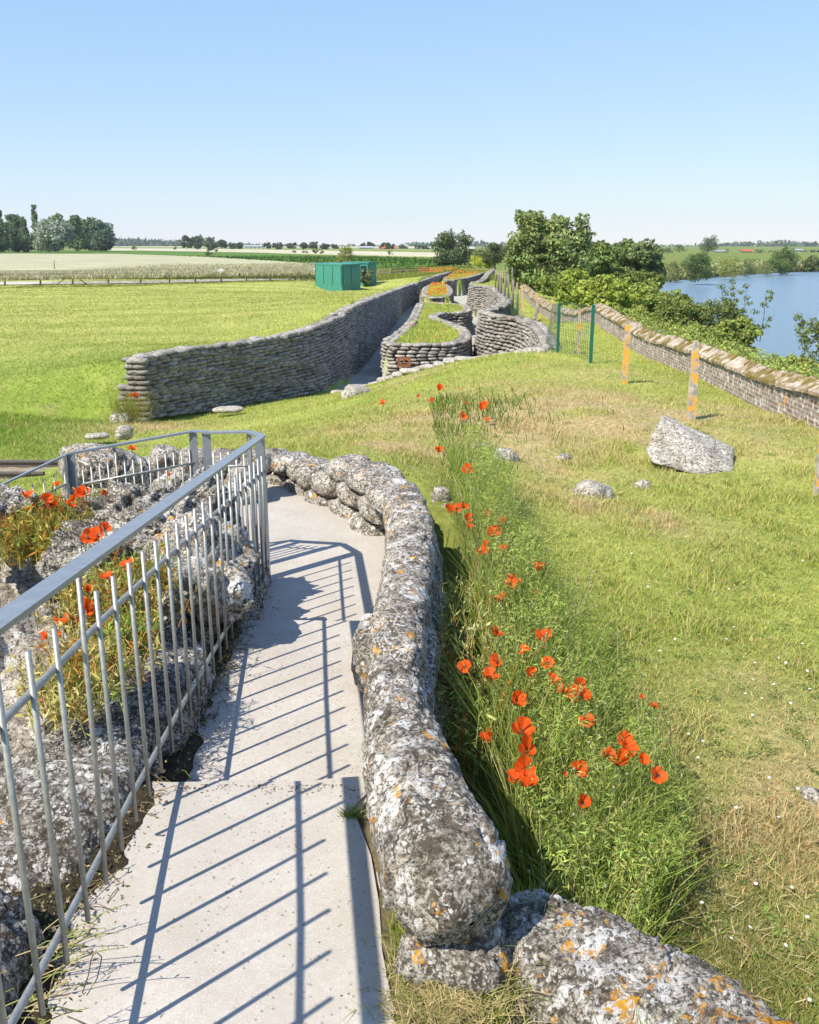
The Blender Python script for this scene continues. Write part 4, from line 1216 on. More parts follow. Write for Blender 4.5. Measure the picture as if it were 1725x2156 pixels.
for p, q_ in ((a_, az), (b_, bz)):
    mb = MB(); bar(mb, p - Vector((0, 0, .1)), q_, .12, .12, up=(0, 1, 0)); mb.build('post', M['white_post' if p is b_ else 'wood'], gt, smooth=False)
for i in range(5):
    f = .25 + i * .17
    mb = MB(); bar(mb, a_.lerp(az, f), b_.lerp(bz, f), .03, .05); mb.build('bar', M['galv'], gt, smooth=False)
mb = MB(); q_ = G(606, 590, 2.97); bar(mb, q_, a_.lerp(az, .75), .07, .07); mb.build('brace', M['wood'], gt, smooth=False)
# fence right of the shed
lf2 = empty('field_fence', (-2, 92, CZ - 2.9), 'short run of post and rail fence between the green sheds and the trench', 'fence')
tops = []
for x, yb_, yt in ((797, 582, 566), (822, 582, 565), (849, 580, 563), (876, 577, 563.5), (904, 575.5, 563.5)):
    b = G(x, yb_, 2.8); t = GY(x, yt, b.y); tops.append((b, t))
    mb = MB(); tube(mb, [b - Vector((0, 0, .2)), t], .06, 7); mb.build('post', M['wood'], lf2)
mb = MB()
for i in range(4):
    for f in (.85, .5): bar(mb, tops[i][0].lerp(tops[i][1], f), tops[i + 1][0].lerp(tops[i + 1][1], f), .05, .08)
mb.build('rail', M['wood'], lf2, smooth=False)
mb = MB(); b, t = tops[2]
for s in (-1, 1): bar(mb, b + Vector((s * .9, -.1, 0)), t + Vector((0, -.1, -.15)), .07, .07)
mb.build('brace', M['wood'], lf2, smooth=False)
mb = MB(); b = G(115, 582, 2.95); t = GY(114, 548, b.y); tube(mb, [b, t], [.06, .05], 7)
tag(mb.build('field_post', M['wood']), 'single weathered post standing in front of the wheat field', 'post')

def shed(pA, pB, pC, yt, lab, over=.0, cat='shed'):
    """pA, pB, pC: left, near and right ground corners; top at pixel yt over pB"""
    t = GY(*yt, pB.y); H = t.z - pB.z
    pD = pA + pC - pB
    root = empty('metal_shed', pB, lab, cat, 'green metal sheds')
    q = [pA, pB, pC, pD]
    mb = MB(); z0 = pB.z - .6
    V = [(p.x, p.y, z) for z in (z0, pB.z + H - .12) for p in q]
    mb.add(V, [[0, 1, 5, 4], [1, 2, 6, 5], [2, 3, 7, 6], [3, 0, 4, 7]]); mb.build('wall', M['green_metal'], root, smooth=False)
    cx = (pA + pC) / 2
    mb = MB(); V = []
    for z in (pB.z + H - .12, pB.z + H):
        for p in q:
            v = Vector((p.x - cx.x, p.y - cx.y, 0)) * (1.02 + over); V.append((cx.x + v.x, cx.y + v.y, z))
    mb.add(V, [[0, 1, 5, 4], [1, 2, 6, 5], [2, 3, 7, 6], [3, 0, 4, 7], [4, 5, 6, 7], [3, 2, 1, 0]])
    mb.build('roof', M['green_metal'], root, smooth=False)
    return root, q, H
def shed_panel(root, a, b, f0, f1, z0, z1, mat, name, out=.03):
    d = (b - a); n = Vector((d.y, -d.x, 0)).normalized()
    if n.y > 0: n = -n
    p = a + d * (f0 + f1) / 2 + n * out; w = d.length * (f1 - f0)
    mb = MB(); box(mb, (p.x, p.y, (z0 + z1) / 2), (w, .03, z1 - z0), rz=math.atan2(d.y, d.x)); return mb.build(name, mat, root, smooth=False)
A, B, C_ = G(662, 597, 2.93), G(720, 601.5, 2.93), G(758, 599, 2.93)
C_ = Vector((C_.x, C_.y + .6, B.z)); A = Vector((A.x, A.y + 1.0, B.z))
rt, q, H = shed(A, B, C_, (720, 556.5), 'larger bright green metal shed at the far side of the lawn')
shed_panel(rt, B, C_, .08, .92, B.z + .05, B.z + H * .86, M['green_metal'], 'door', .03)
shed_panel(rt, B, C_, .49, .505, B.z + .05, B.z + H * .86, M['green_post'], 'door_joint', .055)
shed_panel(rt, B, C_, .54, .56, B.z + H * .42, B.z + H * .52, M['galv'], 'handle', .07)
for f in (.0, .33, .66, .985):
    shed_panel(rt, A, B, f, f + .012, B.z, B.z + H - .13, M['green_post'], 'panel_joint', .012)
A2, B2, C2 = G(722, 592, 2.9), G(775, 592.5, 2.9), G(793, 591, 2.9)
A2 = Vector((A2.x, B2.y + 1, B2.z)); C2 = Vector((C2.x, B2.y + 1.2, B2.z))
rt, q, H = shed(A2, B2, C2, (775, 551.5), 'darker green shed with an overhanging flat roof behind the larger one', .06)
shed_panel(rt, A2, B2, .72, .95, B2.z + H * .45, B2.z + H * .8, M['glass'], 'window', .02)

# ------------------------------------------------------------------ far farm buildings
def house(x0, x1, yb_, yt, Y, roofc, lab, roof_h=.45):
    a, b = GY(x0, yb_, Y), GY(x1, yb_, Y); t = GY(x0, yt, Y)
    H = t.z - a.z; w = b.x - a.x; dp = w * .45
    a.z -= 2
    root = empty('farm_building', (a.x + w / 2, Y, a.z), lab, 'building', 'farm buildings on the horizon')
    mb = MB(); zt = a.z + 2 + H * (1 - roof_h)
    box(mb, (a.x + w / 2, Y + dp / 2, (a.z + zt) / 2), (w, dp, zt - a.z)); mb.build('wall', M['render'], root, smooth=False)
    zr = a.z + 2 + H; x0_, x1_ = a.x - .3, a.x + w + .3; y0, y1 = Y - .4, Y + dp + .4
    mb = MB(); mb.add2([(x0_, y0, zt), (x1_, y0, zt), (x1_, y1, zt), (x0_, y1, zt), (x0_, Y + dp / 2, zr), (x1_, Y + dp / 2, zr)], [[0, 1, 5, 4], [2, 3, 4, 5], [3, 2, 1, 0]], [[0, 4, 3], [1, 2, 5]])
    mb.build('roof', M[roofc], root, smooth=False)
    mb = MB()
    for i in range(4): box(mb, (a.x + w * (.15 + .23 * i), Y - .02, a.z + 2 + H * .22), (w * .07, .1, H * .22))
    mb.build('windows', M['glass'], root, smooth=False)
house(514, 552, 523, 515.5, 620, 'greyroof', 'long low white farm building on the horizon left of the centre')
house(800, 822, 527, 517.5, 520, 'roof', 'red roofed farmhouse on the horizon above the green sheds', .6)
house(824, 836, 526.5, 519, 525, 'roof', 'small red roofed barn right beside the farmhouse', .6)
house(756, 786, 525, 518, 560, 'greyroof', 'pale grey farm shed among trees left of the red roofs', .5)
house(1660, 1690, 531, 524, 420, 'greyroof', 'white building on the far bank at the right edge', .4)
house(1562, 1584, 533, 525, 400, 'roof', 'small house with a reddish roof on the far bank', .5)
house(1505, 1530, 533, 526.5, 410, 'greyroof', 'white house on the far bank left of the reddish roof', .4)

# ------------------------------------------------------------------ trees and bushes
def leaf_cloud(mb, C, n, size, colr, rng, blobs=None, flat=.0, shell=.38, asp=.48):
    """C: list of (centre, radii) ellipsoids; n leaves; leaf-sized faces turned every way"""
    vol = np.array([r[0] * r[1] * r[2] for c, r in C]) ** (2 / 3); vol /= vol.sum()
    cnt = rng.multinomial(n, vol)
    Ps = []; Ns = []
    for (c, r), k in zip(C, cnt):
        if k == 0: continue
        d = rng.normal(size=(k, 3)); d /= np.linalg.norm(d, axis=1)[:, None]
        rad = shell + (1 - shell) * rng.random(k) ** .6
        lump = 1 + .22 * fbm(d * 2.3 + np.array(tuple(c)), 3, 4)[:, None]
        Ps.append(np.array(tuple(c)) + d * rad[:, None] * lump * np.array(r)); Ns.append(d)
    P = np.concatenate(Ps); D = np.concatenate(Ns); k = len(P)
    nrm = D * .8 + rng.normal(size=(k, 3)) * .6 + np.array([0, 0, .35]); nrm /= np.linalg.norm(nrm, axis=1)[:, None]
    a = np.cross(nrm, rng.normal(size=(k, 3))); a /= np.linalg.norm(a, axis=1)[:, None] + 1e-9
    b = np.cross(nrm, a)
    s = size * rng.uniform(.6, 1.35, k)[:, None]
    V = np.stack([P - a * s, P + b * s * asp + nrm * s * .12, P + a * s * 1.05, P - b * s * asp + nrm * s * .12], 1).reshape(-1, 3)
    F = (np.arange(k) * 4)[:, None] + np.array([0, 1, 2, 3])
    cv = np.array(colr)[None] * np.array([1.85, 1.62, 2.1]) * rng.uniform(.68, 1.35, k)[:, None] * (1 + .12 * rng.normal(size=(k, 3)) * [1, .5, .6])
    cv = cv * (1 + .3 * fbm(P * (1.2 / max(size * 8, .3)), 2, 3))[:, None]
    mb.add(V, F, np.repeat(np.clip(cv, 0, 1), 4, 0))
def tree(x0, x1, yt, yb_, d, colr, lab, name='tree', cat='tree', n=6000, leaf=None, trunk=True, Y=None, seed=0, blobs=26, shape='round', group=None, low=.02):
    rng = np.random.default_rng(seed + 100)
    b = G((x0 + x1) / 2, yb_, d) if Y is None else GY((x0 + x1) / 2, yb_, Y)
    if Y is None: Y = b.y
    w = GY(x1, yb_, Y).x - GY(x0, yb_, Y).x
    H = GY((x0 + x1) / 2, yt, Y).z - b.z
    root = empty(name, b, lab, cat, group)
    leaf = leaf or max(H, w) * .022
    C = []
    for i in range(blobs):
        if shape == 'poplar':
            f = rng.random(); r = w * .42 * (1.12 - f) ** .7
            C.append((Vector((b.x + rng.normal(0, w * .10), Y + rng.normal(0, w * .10), b.z + H * (.1 + .88 * f))), (r * .7, r * .7, r * 1.1)))
            continue
        th = rng.random() * 6.283; f = rng.random()
        zz = low + (1 - low) * (.06 + .84 * f)
        rr = (1 - (max(0, zz - .42) / .62) ** 2.0) ** .5 * (.85 + .15 * min(1, zz / .3))
        k = rng.random() ** .45
        s = rng.uniform(.15, .27) * min(w, H) * (1.0 if f < .7 else .72)
        C.append((Vector((b.x + math.cos(th) * k * rr * (w * .5 - s * .75), Y + math.sin(th) * k * rr * (w * .45 - s * .7), b.z + zz * H - (s * .45 if f > .7 else 0))), (s * rng.uniform(.9, 1.25), s * rng.uniform(.9, 1.25), s * rng.uniform(.7, 1.0))))
    # outer sprigs that break the outline
    for i in range(int(blobs * 2.4)):
        c, r = C[rng.integers(0, blobs)]
        dr = Vector(rng.normal(size=3)).normalized(); dr.z = abs(dr.z)
        C.append((c + Vector((dr.x * r[0], dr.y * r[1], dr.z * r[2])) * rng.uniform(1.0, 1.3), tuple(q * rng.uniform(.2, .38) for q in r)))
    mb = MB(); leaf_cloud(mb, C, n, leaf, colr, rng)
    mb.build('crown', M['leaf'], root)
    if trunk:
        mb = MB(); r0 = max(.04, H * .028)
        tube(mb, [b - Vector((0, 0, .3)), b + Vector((rng.normal(0, .01) * H, 0, H * .35)), b + Vector((rng.normal(0, .03) * H, 0, H * .75))], [r0, r0 * .7, r0 * .25], 8)
        for i in range(5):
            c, r = C[rng.integers(0, blobs)]
            st = b + Vector((0, 0, H * rng.uniform(.2, .5)))
            tube(mb, [st, st.lerp(c, .5) + Vector((0, 0, .03 * H)), c], [r0 * .45, r0 * .3, r0 * .12], 6)
        mb.build('trunk', M['bark'], root)
    return root
G1, G2, G3, G4 = (.060, .095, .022), (.095, .150, .030), (.15, .20, .035), (.07, .115, .04)
DS = (.075, .105, .05)
# right bank
tree(1066, 1182, 432, 606, 3.0, (.115, .165, .045), 'tall leafy tree, the highest on the right bank, above the end of the river wall', n=15000, seed=1, blobs=44, leaf=.15)
tree(1130, 1250, 446, 606, 3.0, (.13, .185, .055), 'tall tree with a ragged paler top just right of the highest tree', n=13000, seed=2, blobs=40, leaf=.15)
tree(1205, 1310, 500, 604, 3.1, (.11, .17, .035), 'mid green bushy tree between the tall trees and the round one', n=9000, seed=3, blobs=30, leaf=.14)
tree(1262, 1398, 502, 600, 3.4, (.095, .14, .04), 'broad round dark green tree at the near corner of the river', n=14000, seed=4, blobs=40, leaf=.17)
tree(903, 1008, 483, 562, 2.9, (.065, .10, .035), 'round dark tree standing beyond the end of the trench', n=9000, seed=5, blobs=34)
tree(985, 1052, 526, 564, 2.8, (.22, .27, .03), 'yellow green bush in front of the dark trees beyond the trench', 'bush', 'bush', n=4500, seed=6, blobs=20, trunk=False)
tree(1005, 1080, 508, 562, 2.9, (.06, .09, .03), 'dark tree behind the yellow green bush beyond the trench', n=6000, seed=7, blobs=24, Y=105)
tree(1165, 1260, 560, 640, 3.0, (.15, .21, .03), 'bright green bush at the foot of the tall trees', 'bush', 'bush', n=9000, seed=8, blobs=30, trunk=False, leaf=.10)
tree(1200, 1345, 575, 662, 3.1, (.17, .23, .035), 'widest bright yellow green bush behind the river wall', 'bush', 'bush', n=14000, seed=9, blobs=44, trunk=False, leaf=.09)
tree(1120, 1180, 575, 618, 2.9, (.12, .18, .03), 'low bush at the far end of the river wall', 'bush', 'bush', n=4000, seed=10, blobs=18, trunk=False, leaf=.09)
tree(1255, 1400, 560, 618, 3.6, (.10, .15, .03), 'dark green bush at the water edge below the round tree', 'bush', 'bush', n=9000, seed=11, blobs=30, trunk=False, leaf=.12)
tree(1290, 1395, 590, 665, 3.3, (.15, .20, .035), 'yellowish bush at the bank where the river comes into view', 'bush', 'bush', n=10000, seed=12, blobs=34, trunk=False, leaf=.075)
tree(1365, 1500, 618, 722, 3.3, (.10, .14, .03), 'bush with bare pale twigs in front of the water', 'bush', 'bush', n=9000, seed=13, blobs=30, trunk=False, leaf=.06)
tree(1455, 1580, 628, 728, 3.35, (.085, .12, .03), 'loose bush with tall sprigs standing against the water', 'bush', 'bush', n=6500, seed=14, blobs=26, trunk=True, leaf=.055, low=.1)
tree(1672, 1800, 665, 780, 3.4, (.10, .135, .035), 'sparse bush cut by the right edge of the picture', 'bush', 'bush', n=2600, seed=15, blobs=22, trunk=True, leaf=.05)
tree(1330, 1440, 605, 690, 3.1, (.13, .18, .035), 'rounded light bush behind the river wall right of the yellowish bush', 'bush', 'bush', n=8000, seed=16, blobs=30, trunk=False, leaf=.07)
tree(1480, 1600, 665, 760, 3.1, (.13, .18, .035), 'spreading light green bush between the wall and the loose bush', 'bush', 'bush', n=9000, seed=17, blobs=34, trunk=False, leaf=.06)
tree(1590, 1720, 748, 810, 3.1, (.14, .19, .04), 'low light green bush just above the wall coping near the right edge', 'bush', 'bush', n=8000, seed=18, blobs=34, trunk=False, leaf=.055)
tree(1400, 1500, 680, 742, 2.95, (.15, .20, .04), 'low bush hugging the back of the river wall', 'bush', 'bush', n=7000, seed=19, blobs=28, trunk=False, leaf=.055)
# bare twigs and tall sprigs
for i, (x, y, t, dx) in enumerate(((1465, 715, 640, -6), (1470, 715, 655, 24), (1458, 715, 648, 14), (1545, 700, 588, 0), (1560, 700, 598, 12), (1530, 700, 600, -12), (1600, 720, 612, 14), (1695, 760, 662, -6))):
    b = G(x, y, 3.3); root = empty('twig', b, ['leafless pale twig leaning left above the bushes', 'leafless pale twig leaning far right above the bushes', 'leafless pale twig between two others above the bushes', 'tallest leafy sprig standing against the river', 'leafy sprig just right of the tallest one', 'leafy sprig just left of the tallest one', 'leafy sprig bending right over the water', 'leafy sprig at the right edge over the water'][i], 'twig', 'sprigs in front of the river')
    tt = GY(x + dx, t, b.y); mb = MB()
    tube(mb, [b, b.lerp(tt, .5) + Vector((.03, 0, .04)), tt], [.014, .01, .004], 5)
    for j in range(5):
        s = b.lerp(tt, .3 + .13 * j); tube(mb, [s, s + Vector((random.uniform(-.22, .22), random.uniform(-.1, .1), .14))], [.006, .003], 4)
    mb.build('stem', M['bark'] if i > 2 else M['wood'], root)
    if i > 2:
        mb = MB(); rng = np.random.default_rng(i)
        C = [(b.lerp(tt, f) + Vector((rng.normal(0, .12), 0, 0)), (.16, .16, .12)) for f in (.3, .45, .6, .72, .84, .96)]
        leaf_cloud(mb, C, 240, .05, (.09, .13, .035), rng, shell=.1); mb.build('leaves', M['leaf'], root)
# bramble cover on the bank behind the wall
mb = MB(); rng = np.random.default_rng(5)
C = []
for i in range(520):
    y = 6 + 26 * rng.random() ** 1.2; x = np.interp(y, [5, 12, 20, 32], [6.1, 6.2, 6.5, 6.7]) + rng.random() * np.interp(y, [5, 12, 20, 32], [3.6, 3.6, 3.6, 4.2]) 
    s = rng.uniform(.25, .55); z = groundz(x, y)
    C.append((Vector((x, y, z + rng.uniform(.1, .5) + .15 * math.sin(x * 2 + y))), (s, s, s * .6)))
leaf_cloud(mb, C, 60000, .038, (.16, .21, .045), rng)
tag(mb.build('bramble_cover', M['leaf']), kind='stuff', label='tangle of low brambles covering the river bank behind the wall')
# tree beyond the shed, shrub against it
tree(704, 750, 514, 556, 3.0, (.13, .17, .04), 'light green young tree rising behind the green sheds', n=5000, seed=21, blobs=22, Y=105)
tree(757, 788, 560, 601, 2.93, (.09, .13, .05), 'small leafy shrub growing against the green sheds', 'shrub', 'shrub', n=2600, seed=22, blobs=16, trunk=False, leaf=.09, Y=76.5)
# left wood
wood = [(-60, 30, 452, 527, 'round', G4), (-10, 18, 424, 527, 'poplar', G4), (12, 62, 445, 527, 'round', (.07, .115, .04)), (46, 66, 455, 527, 'poplar', (.08, .125, .05)), (68, 94, 427, 526, 'poplar', (.08, .125, .045)),
        (95, 150, 444, 526, 'round', (.08, .13, .045)), (72, 160, 455, 526.5, 'round', (.17, .22, .14)), (140, 182, 446, 526, 'round', (.085, .135, .045)), (165, 212, 452, 526, 'round', (.08, .13, .05)), (190, 242, 458, 525.5, 'round', (.065, .115, .06)), (200, 240, 480, 525.5, 'round', (.06, .105, .055)), (20, 80, 490, 527, 'round', G4)]
wl = ['cut by the left edge of the picture', 'rising as a dark spire at the far left', 'with a dark rounded top left of the tallest poplar', 'as a slim spire in front of the wood', 'standing as the tallest poplar of the left wood', 'with a dark crown behind the silvery willow', 'with a broad silvery willow crown in front', 'right behind the silvery willow', 'with a dark crown in the right half of the wood', 'at the right hand end of the left wood', 'low and dark under the right end of the wood', 'low and dark below the spires at the left']
for i, (x0, x1, yt, yb_, sh, cl) in enumerate(wood):
    tree(x0, x1, yt, yb_, 3, cl, 'tree of the left wood ' + wl[i], n=6500, seed=40 + i, blobs=40, leaf=.42, shape=sh, Y=300 + (i * 37) % 50 - (40 if i == 6 else 0), group='trees of the left wood', low=.02)
# hedges and far trees
far = [(378, 412, 495, 521, 'tree at the left end of the far poplar grove'), (404, 436, 494, 521, 'tree in the left half of the far poplar grove'), (428, 462, 496, 521, 'tree in the right half of the far poplar grove'), (456, 480, 503, 521, 'lower tree at the right end of the far poplar grove'), (425, 460, 513, 528, 'grey green willow standing before the far poplar grove'),
       (496, 512, 508, 522, 'small tree just left of the white farm building'), (480, 498, 511, 522, 'low tree between the grove and the white farm building'), (364, 374, 518, 524, 'tiny bush standing alone in the pale field'), (276, 290, 517, 524, 'small bush at the edge of the crop field'), (552, 572, 510, 522, 'tree just right of the white farm building'), (572, 600, 509, 522, 'tree of the far row, second right of the white building'),
       (600, 630, 510, 522, 'tree of the far row right of the centre'), (630, 648, 510, 522, 'narrow tree of the far row'), (648, 672, 507, 523, 'highest tree of the far row left of the sheds'), (672, 695, 512, 523, 'low tree at the right end of the far row'), (695, 715, 513, 524, 'bush like tree behind the young tree'), (658, 683, 523, 533, 'dark bush alone in the field left of the sheds'), (612, 625, 526, 532, 'small bush in the crop field'), (428, 450, 529, 538, 'dark bush at the edge of the wheat field'), (635, 650, 527, 532, 'tiny bush in the crop field left of the sheds'),
       (756, 792, 509, 524, 'dark tree group behind the grey farm shed'), (796, 835, 510, 524, 'row of trees behind the red roofs'), (836, 862, 514, 527, 'low trees right of the red roofs'), (816, 830, 526, 536, 'dark bush in the field below the red roofs'), (870, 905, 515, 528, 'hedge like tree left of the round dark tree')]
for i, (x0, x1, yt, yb_, lab) in enumerate(far):
    Yf = {7: 250, 8: 250, 16: 190, 17: 180, 18: 130, 19: 190, 23: 170, 4: 260}.get(i, 480 + (i * 53) % 120)
    tree(x0, x1, yt, yb_ + 1, 3, (.055, .085, .035), lab[0].lower() + lab[1:], n=2600, seed=70 + i, blobs=16, leaf=.45 if Yf > 300 else None, Y=Yf, group='far trees on the plain', low=.02, trunk=i < 15)
# far bank on the right
fb = [(1428, 1503, 521, 588, (.065, .11, .03), 'round green tree on the far bank directly below the lone tall tree', 118, 7000), (1470, 1512, 490, 530, (.055, .085, .03), 'lone tall tree with a rounded crown on the far horizon', 300, 3500), (1508, 1562, 533, 584, (.16, .20, .05), 'yellow green bush on the far bank right of the round tree', 135, 4000), (1556, 1592, 540, 582, (.08, .12, .04), 'dark bush on the far bank in the middle of the row', 145, 3000), (1590, 1628, 548, 580, (.13, .16, .05), 'low pale bush on the far bank left of the big round bush', 150, 2500), (1608, 1680, 515, 577, (.08, .13, .035), 'big round bush on the far bank near the right edge', 155, 6500),
      (1680, 1760, 534, 570, (.09, .13, .04), 'long low bush at the right end of the far bank', 175, 4500), (1398, 1432, 545, 596, (.14, .17, .05), 'low reedy bush at the near corner of the far bank', 126, 3000), (1416, 1446, 512, 530, (.06, .09, .035), 'small tree on the far horizon left of the lone tall tree', 320, 1500), (1386, 1420, 520, 533, (.06, .09, .035), 'low tree line behind the round dark tree', 330, 1500), (1522, 1536, 521, 533, (.045, .07, .03), 'small dark conical tree beside the lone tall tree', 300, 900),
      (1585, 1612, 524, 533, (.06, .09, .035), 'low trees beside the reddish roof on the far bank', 380, 1000), (1690, 1760, 526, 533, (.06, .09, .04), 'far tree line at the right edge above the bank', 420, 1500), (1615, 1640, 526, 533, (.06, .09, .04), 'far small tree left of the big round bush', 400, 900)]
for i, (x0, x1, yt, yb_, cl, lab, Yf, n) in enumerate(fb):
    tree(x0, x1, yt, yb_, 3, cl, lab, n=n, seed=120 + i, blobs=22, Y=Yf, low=.02, trunk=Yf > 200, name='tree' if i in (0, 1, 8, 9, 10, 11, 12, 13) else 'bush', cat='tree' if i in (0, 1, 8, 9, 10, 11, 12, 13) else 'bush')
# reedy bank vegetation
mb = MB(); rng = np.random.default_rng(8); C = []
for i in range(150):
    t = rng.random()
    x = np.interp(t, [0, .2, .55, 1], [33, 45, 63, 84]); y = np.interp(t, [0, .2, .55, 1], [124, 143, 166, 184])
    C.append((Vector((x + rng.normal(0, .6), y + 2 + rng.random() * 5, CZ - 4.2 + rng.uniform(-.3, .9))), (1.6, 1.6, .9)))
leaf_cloud(mb, C, 16000, .28, (.17, .20, .07), rng)
tag(mb.build('bank_reeds', M['leaf']), kind='stuff', label='reeds and low scrub along the far bank')
# distant tree line on the horizon
mb = MB(); C = []
for i in range(260):
    x = rng.uniform(-900, -330); C.append((Vector((x, 1500 + rng.normal(0, 20), CZ + rng.uniform(-6, 1 + 4 * math.sin(x * .01)))), (22, 10, 6)))
for i in range(300):
    x = rng.uniform(-330, 900); C.append((Vector((x, 1500 + rng.normal(0, 20), CZ + rng.uniform(-9, -1.5 + 3 * math.sin(x * .013)))), (22, 10, 5)))
leaf_cloud(mb, C, 22000, 3.2, (.05, .08, .035), rng)
tag(mb.build('distant_woods', M['leaf']), kind='stuff', label='continuous dark woods along the far horizon')
# masts on the horizon
for i, (x, t) in enumerate(((370, 496), (563, 500), (774, 502), (997, 508))):
    b = GY(x, 522, 900); tt = GY(x, t, 900); mb = MB(); tube(mb, [b, tt], [.5, .2], 5)
    tag(mb.build('mast', M['galv']), ['thin mast on the horizon near the left wood', 'thin mast above the white farm building', 'thin mast above the sheds', 'thin mast behind the dark trees beyond the trench'][i], 'mast', 'masts on the horizon')
# ------------------------------------------------------------------ grass
BUILT = [(.47, -3), (.47, 3.2), (.40, 6.0), (.32, 7.0), (.05, 7.7), (-.6, 8.05), (-1.2, 8.1), (-3.7, 7.7), (-5, 6.5), (-5, -3)]
LWl = [tuple(r[:2]) for r in LW]
def free(X, Y):
    ok = ~inpoly(X, Y, BUILT)
    ok &= ~((sdist(X, Y, TRENCH) > -.12))
    ok &= ~((distpoly(X, Y, LWl, False) < .22))
    xw = np.interp(Y, [a[1] for a in wp], [a[0] for a in wp])
    ok &= ~((X > xw - .03) & (X < xw + .40) & (Y < 58))
    ok &= sdist(X, Y, RIVER) < -3
    ok &= ~((X < r1.x + .7) & (Y > r2.y - .3) & (Y < r1.y + .3))
    ok &= Y < 84
    ok &= ~((X > 6.3) & (Y < 32))
    return ok
def bed(X, Y):
    """the overgrown poppy bed beside the parapet and the tufts on the mound"""
    edge = np.interp(Y, [0, 2, 2.9, 3.6, 4.6, 5.6, 6.6, 7.6], [.45, .55, .95, 1.10, .98, .82, .70, .60])
    edge = edge + .16 * fbm(xy0(X * 2.1, Y * 2.1), 3, 91)
    b = sstep(edge + .12, edge - .12, X) * (X > .35) * sstep(1.5, 2.2, Y) * sstep(9.5, 7.0, Y)
    for (x, y, s) in ((990, 880, .7), (930, 850, .6), (905, 930, .5), (950, 1010, .45), (860, 900, .5)):
        p = G(x, y, 2.3); b = np.maximum(b, .5 * np.exp(-((X - p.x) ** 2 + ((Y - p.y) * .6) ** 2) / s ** 2))
    return b
def blades(mb, X, Y, Zb, h, w, colr, rng, lean=.45, seg2=True):
    n = len(X); th = rng.random(n) * 6.2832; ph = rng.random(n) * 6.2832
    ln = h * lean * rng.uniform(.3, 1.6, n)
    dx, dy = np.cos(th) * ln, np.sin(th) * ln
    px, py = np.cos(ph) * w / 2, np.sin(ph) * w / 2
    B = np.stack([X, Y, Zb], 1)
    o = np.stack([px, py, 0 * px], 1)
    m = B + np.stack([dx * .35, dy * .35, h * .6], 1)
    t = B + np.stack([dx, dy, h], 1)
    cr = np.clip(colr, 0, 1)
    if seg2:
        V = np.stack([B - o, B + o, m + o * .75, m - o * .75, t], 1).reshape(-1, 3)
        k = np.arange(n)[:, None] * 5
        mb.add2(V, k + np.array([0, 1, 2, 3]), k + np.array([3, 2, 4])); mb.C.append(np.repeat(cr, 5, 0))
    else:
        V = np.stack([B - o, B + o, t], 1).reshape(-1, 3)
        k = np.arange(n)[:, None] * 3
        mb.add2(V, [], k + np.array([0, 1, 2])); mb.C.append(np.repeat(cr, 3, 0))
def polar(n, r0, r1, a0, a1, rng):
    r = r0 * (r1 / r0) ** rng.random(n); a = R(a0) + (R(a1) - R(a0)) * rng.random(n)
    return r * np.sin(a), r * np.cos(a)
def grass_colour(X, Y, rng):
    c = turf_colour(X, Y)
    n = len(X)
    c = c * rng.uniform(.78, 1.32, n)[:, None]
    straw = rng.random(n) < (.10 * (X > -3) + .03 + .45 * dryness(X, Y))
    c[straw] = np.array([.58, .47, .25]) * rng.uniform(.7, 1.15, straw.sum())[:, None]
    c[:, 0] *= rng.uniform(.85, 1.2, n)
    return c
rng = np.random.default_rng(77)
mb = MB()
X, Y = polar(560000, 1.9, 15, -30, 62, rng)
k = free(X, Y); X, Y = X[k], Y[k]
r = np.hypot(X, Y); cl = fbm(xy0(X * 2.2, Y * 2.2), 4, 31)
thin = rng.random(len(X)) < np.clip(1.0 - .55 * dryness(X, Y) + .3 * cl, .25, 1)
X, Y, r, cl = X[thin], Y[thin], r[thin], cl[thin]
h = (.017 + .024 * np.clip(cl * 2.4 + .1, 0, 1.5)) * rng.uniform(.6, 1.5, len(X)) * (1 + r / 22)
w = .0023 + .0006 * r
blades(mb, X, Y, CZ - terrain_drop(X, Y) - .004, h, w, grass_colour(X, Y, rng), rng, lean=.9)
tag(mb.build('near_grass', M['blade']), kind='stuff', label='short sunlit turf with dry patches covering the mound and the right lawn')
mb = MB()
X, Y = polar(420000, 8, 84, -34, 34, rng)
k = free(X, Y) & ((np.hypot(X, Y) > 15) | (X < -2)); X, Y = X[k], Y[k]
r = np.hypot(X, Y); cl = fbm(xy0(X * .8, Y * .8), 4, 33)
h = (.030 + .014 * cl) * rng.uniform(.6, 1.4, len(X)) * (1 + np.clip(r, 0, 40) / 40)
bank = np.exp(-((Y - 18.5) / 4.0) ** 2) * sstep(-4.5, -7, X)
h = h * (1 + 1.2 * bank)
blades(mb, X, Y, CZ - terrain_drop(X, Y) - .006, h, .003 + .0007 * r, grass_colour(X, Y, rng), rng, lean=.8, seg2=False)
for poly, dd in ISL:
    xs = np.array([p[0] for p in poly]); ys = np.array([p[1] for p in poly])
    X = rng.uniform(xs.min(), xs.max(), 24000); Y = rng.uniform(ys.min(), ys.max(), 24000)
    k = sdist(X, Y, poly) > .38; X, Y = X[k], Y[k]
    blades(mb, X, Y, CZ - terrain_drop(X, Y), rng.uniform(.06, .16, len(X)), .03, turf_colour(X, Y) * rng.uniform(.8, 1.4, len(X))[:, None], rng, seg2=False)
tag(mb.build('lawn_grass', M['blade']), kind='stuff', label='mown lawn grass on the left and beyond the mound')
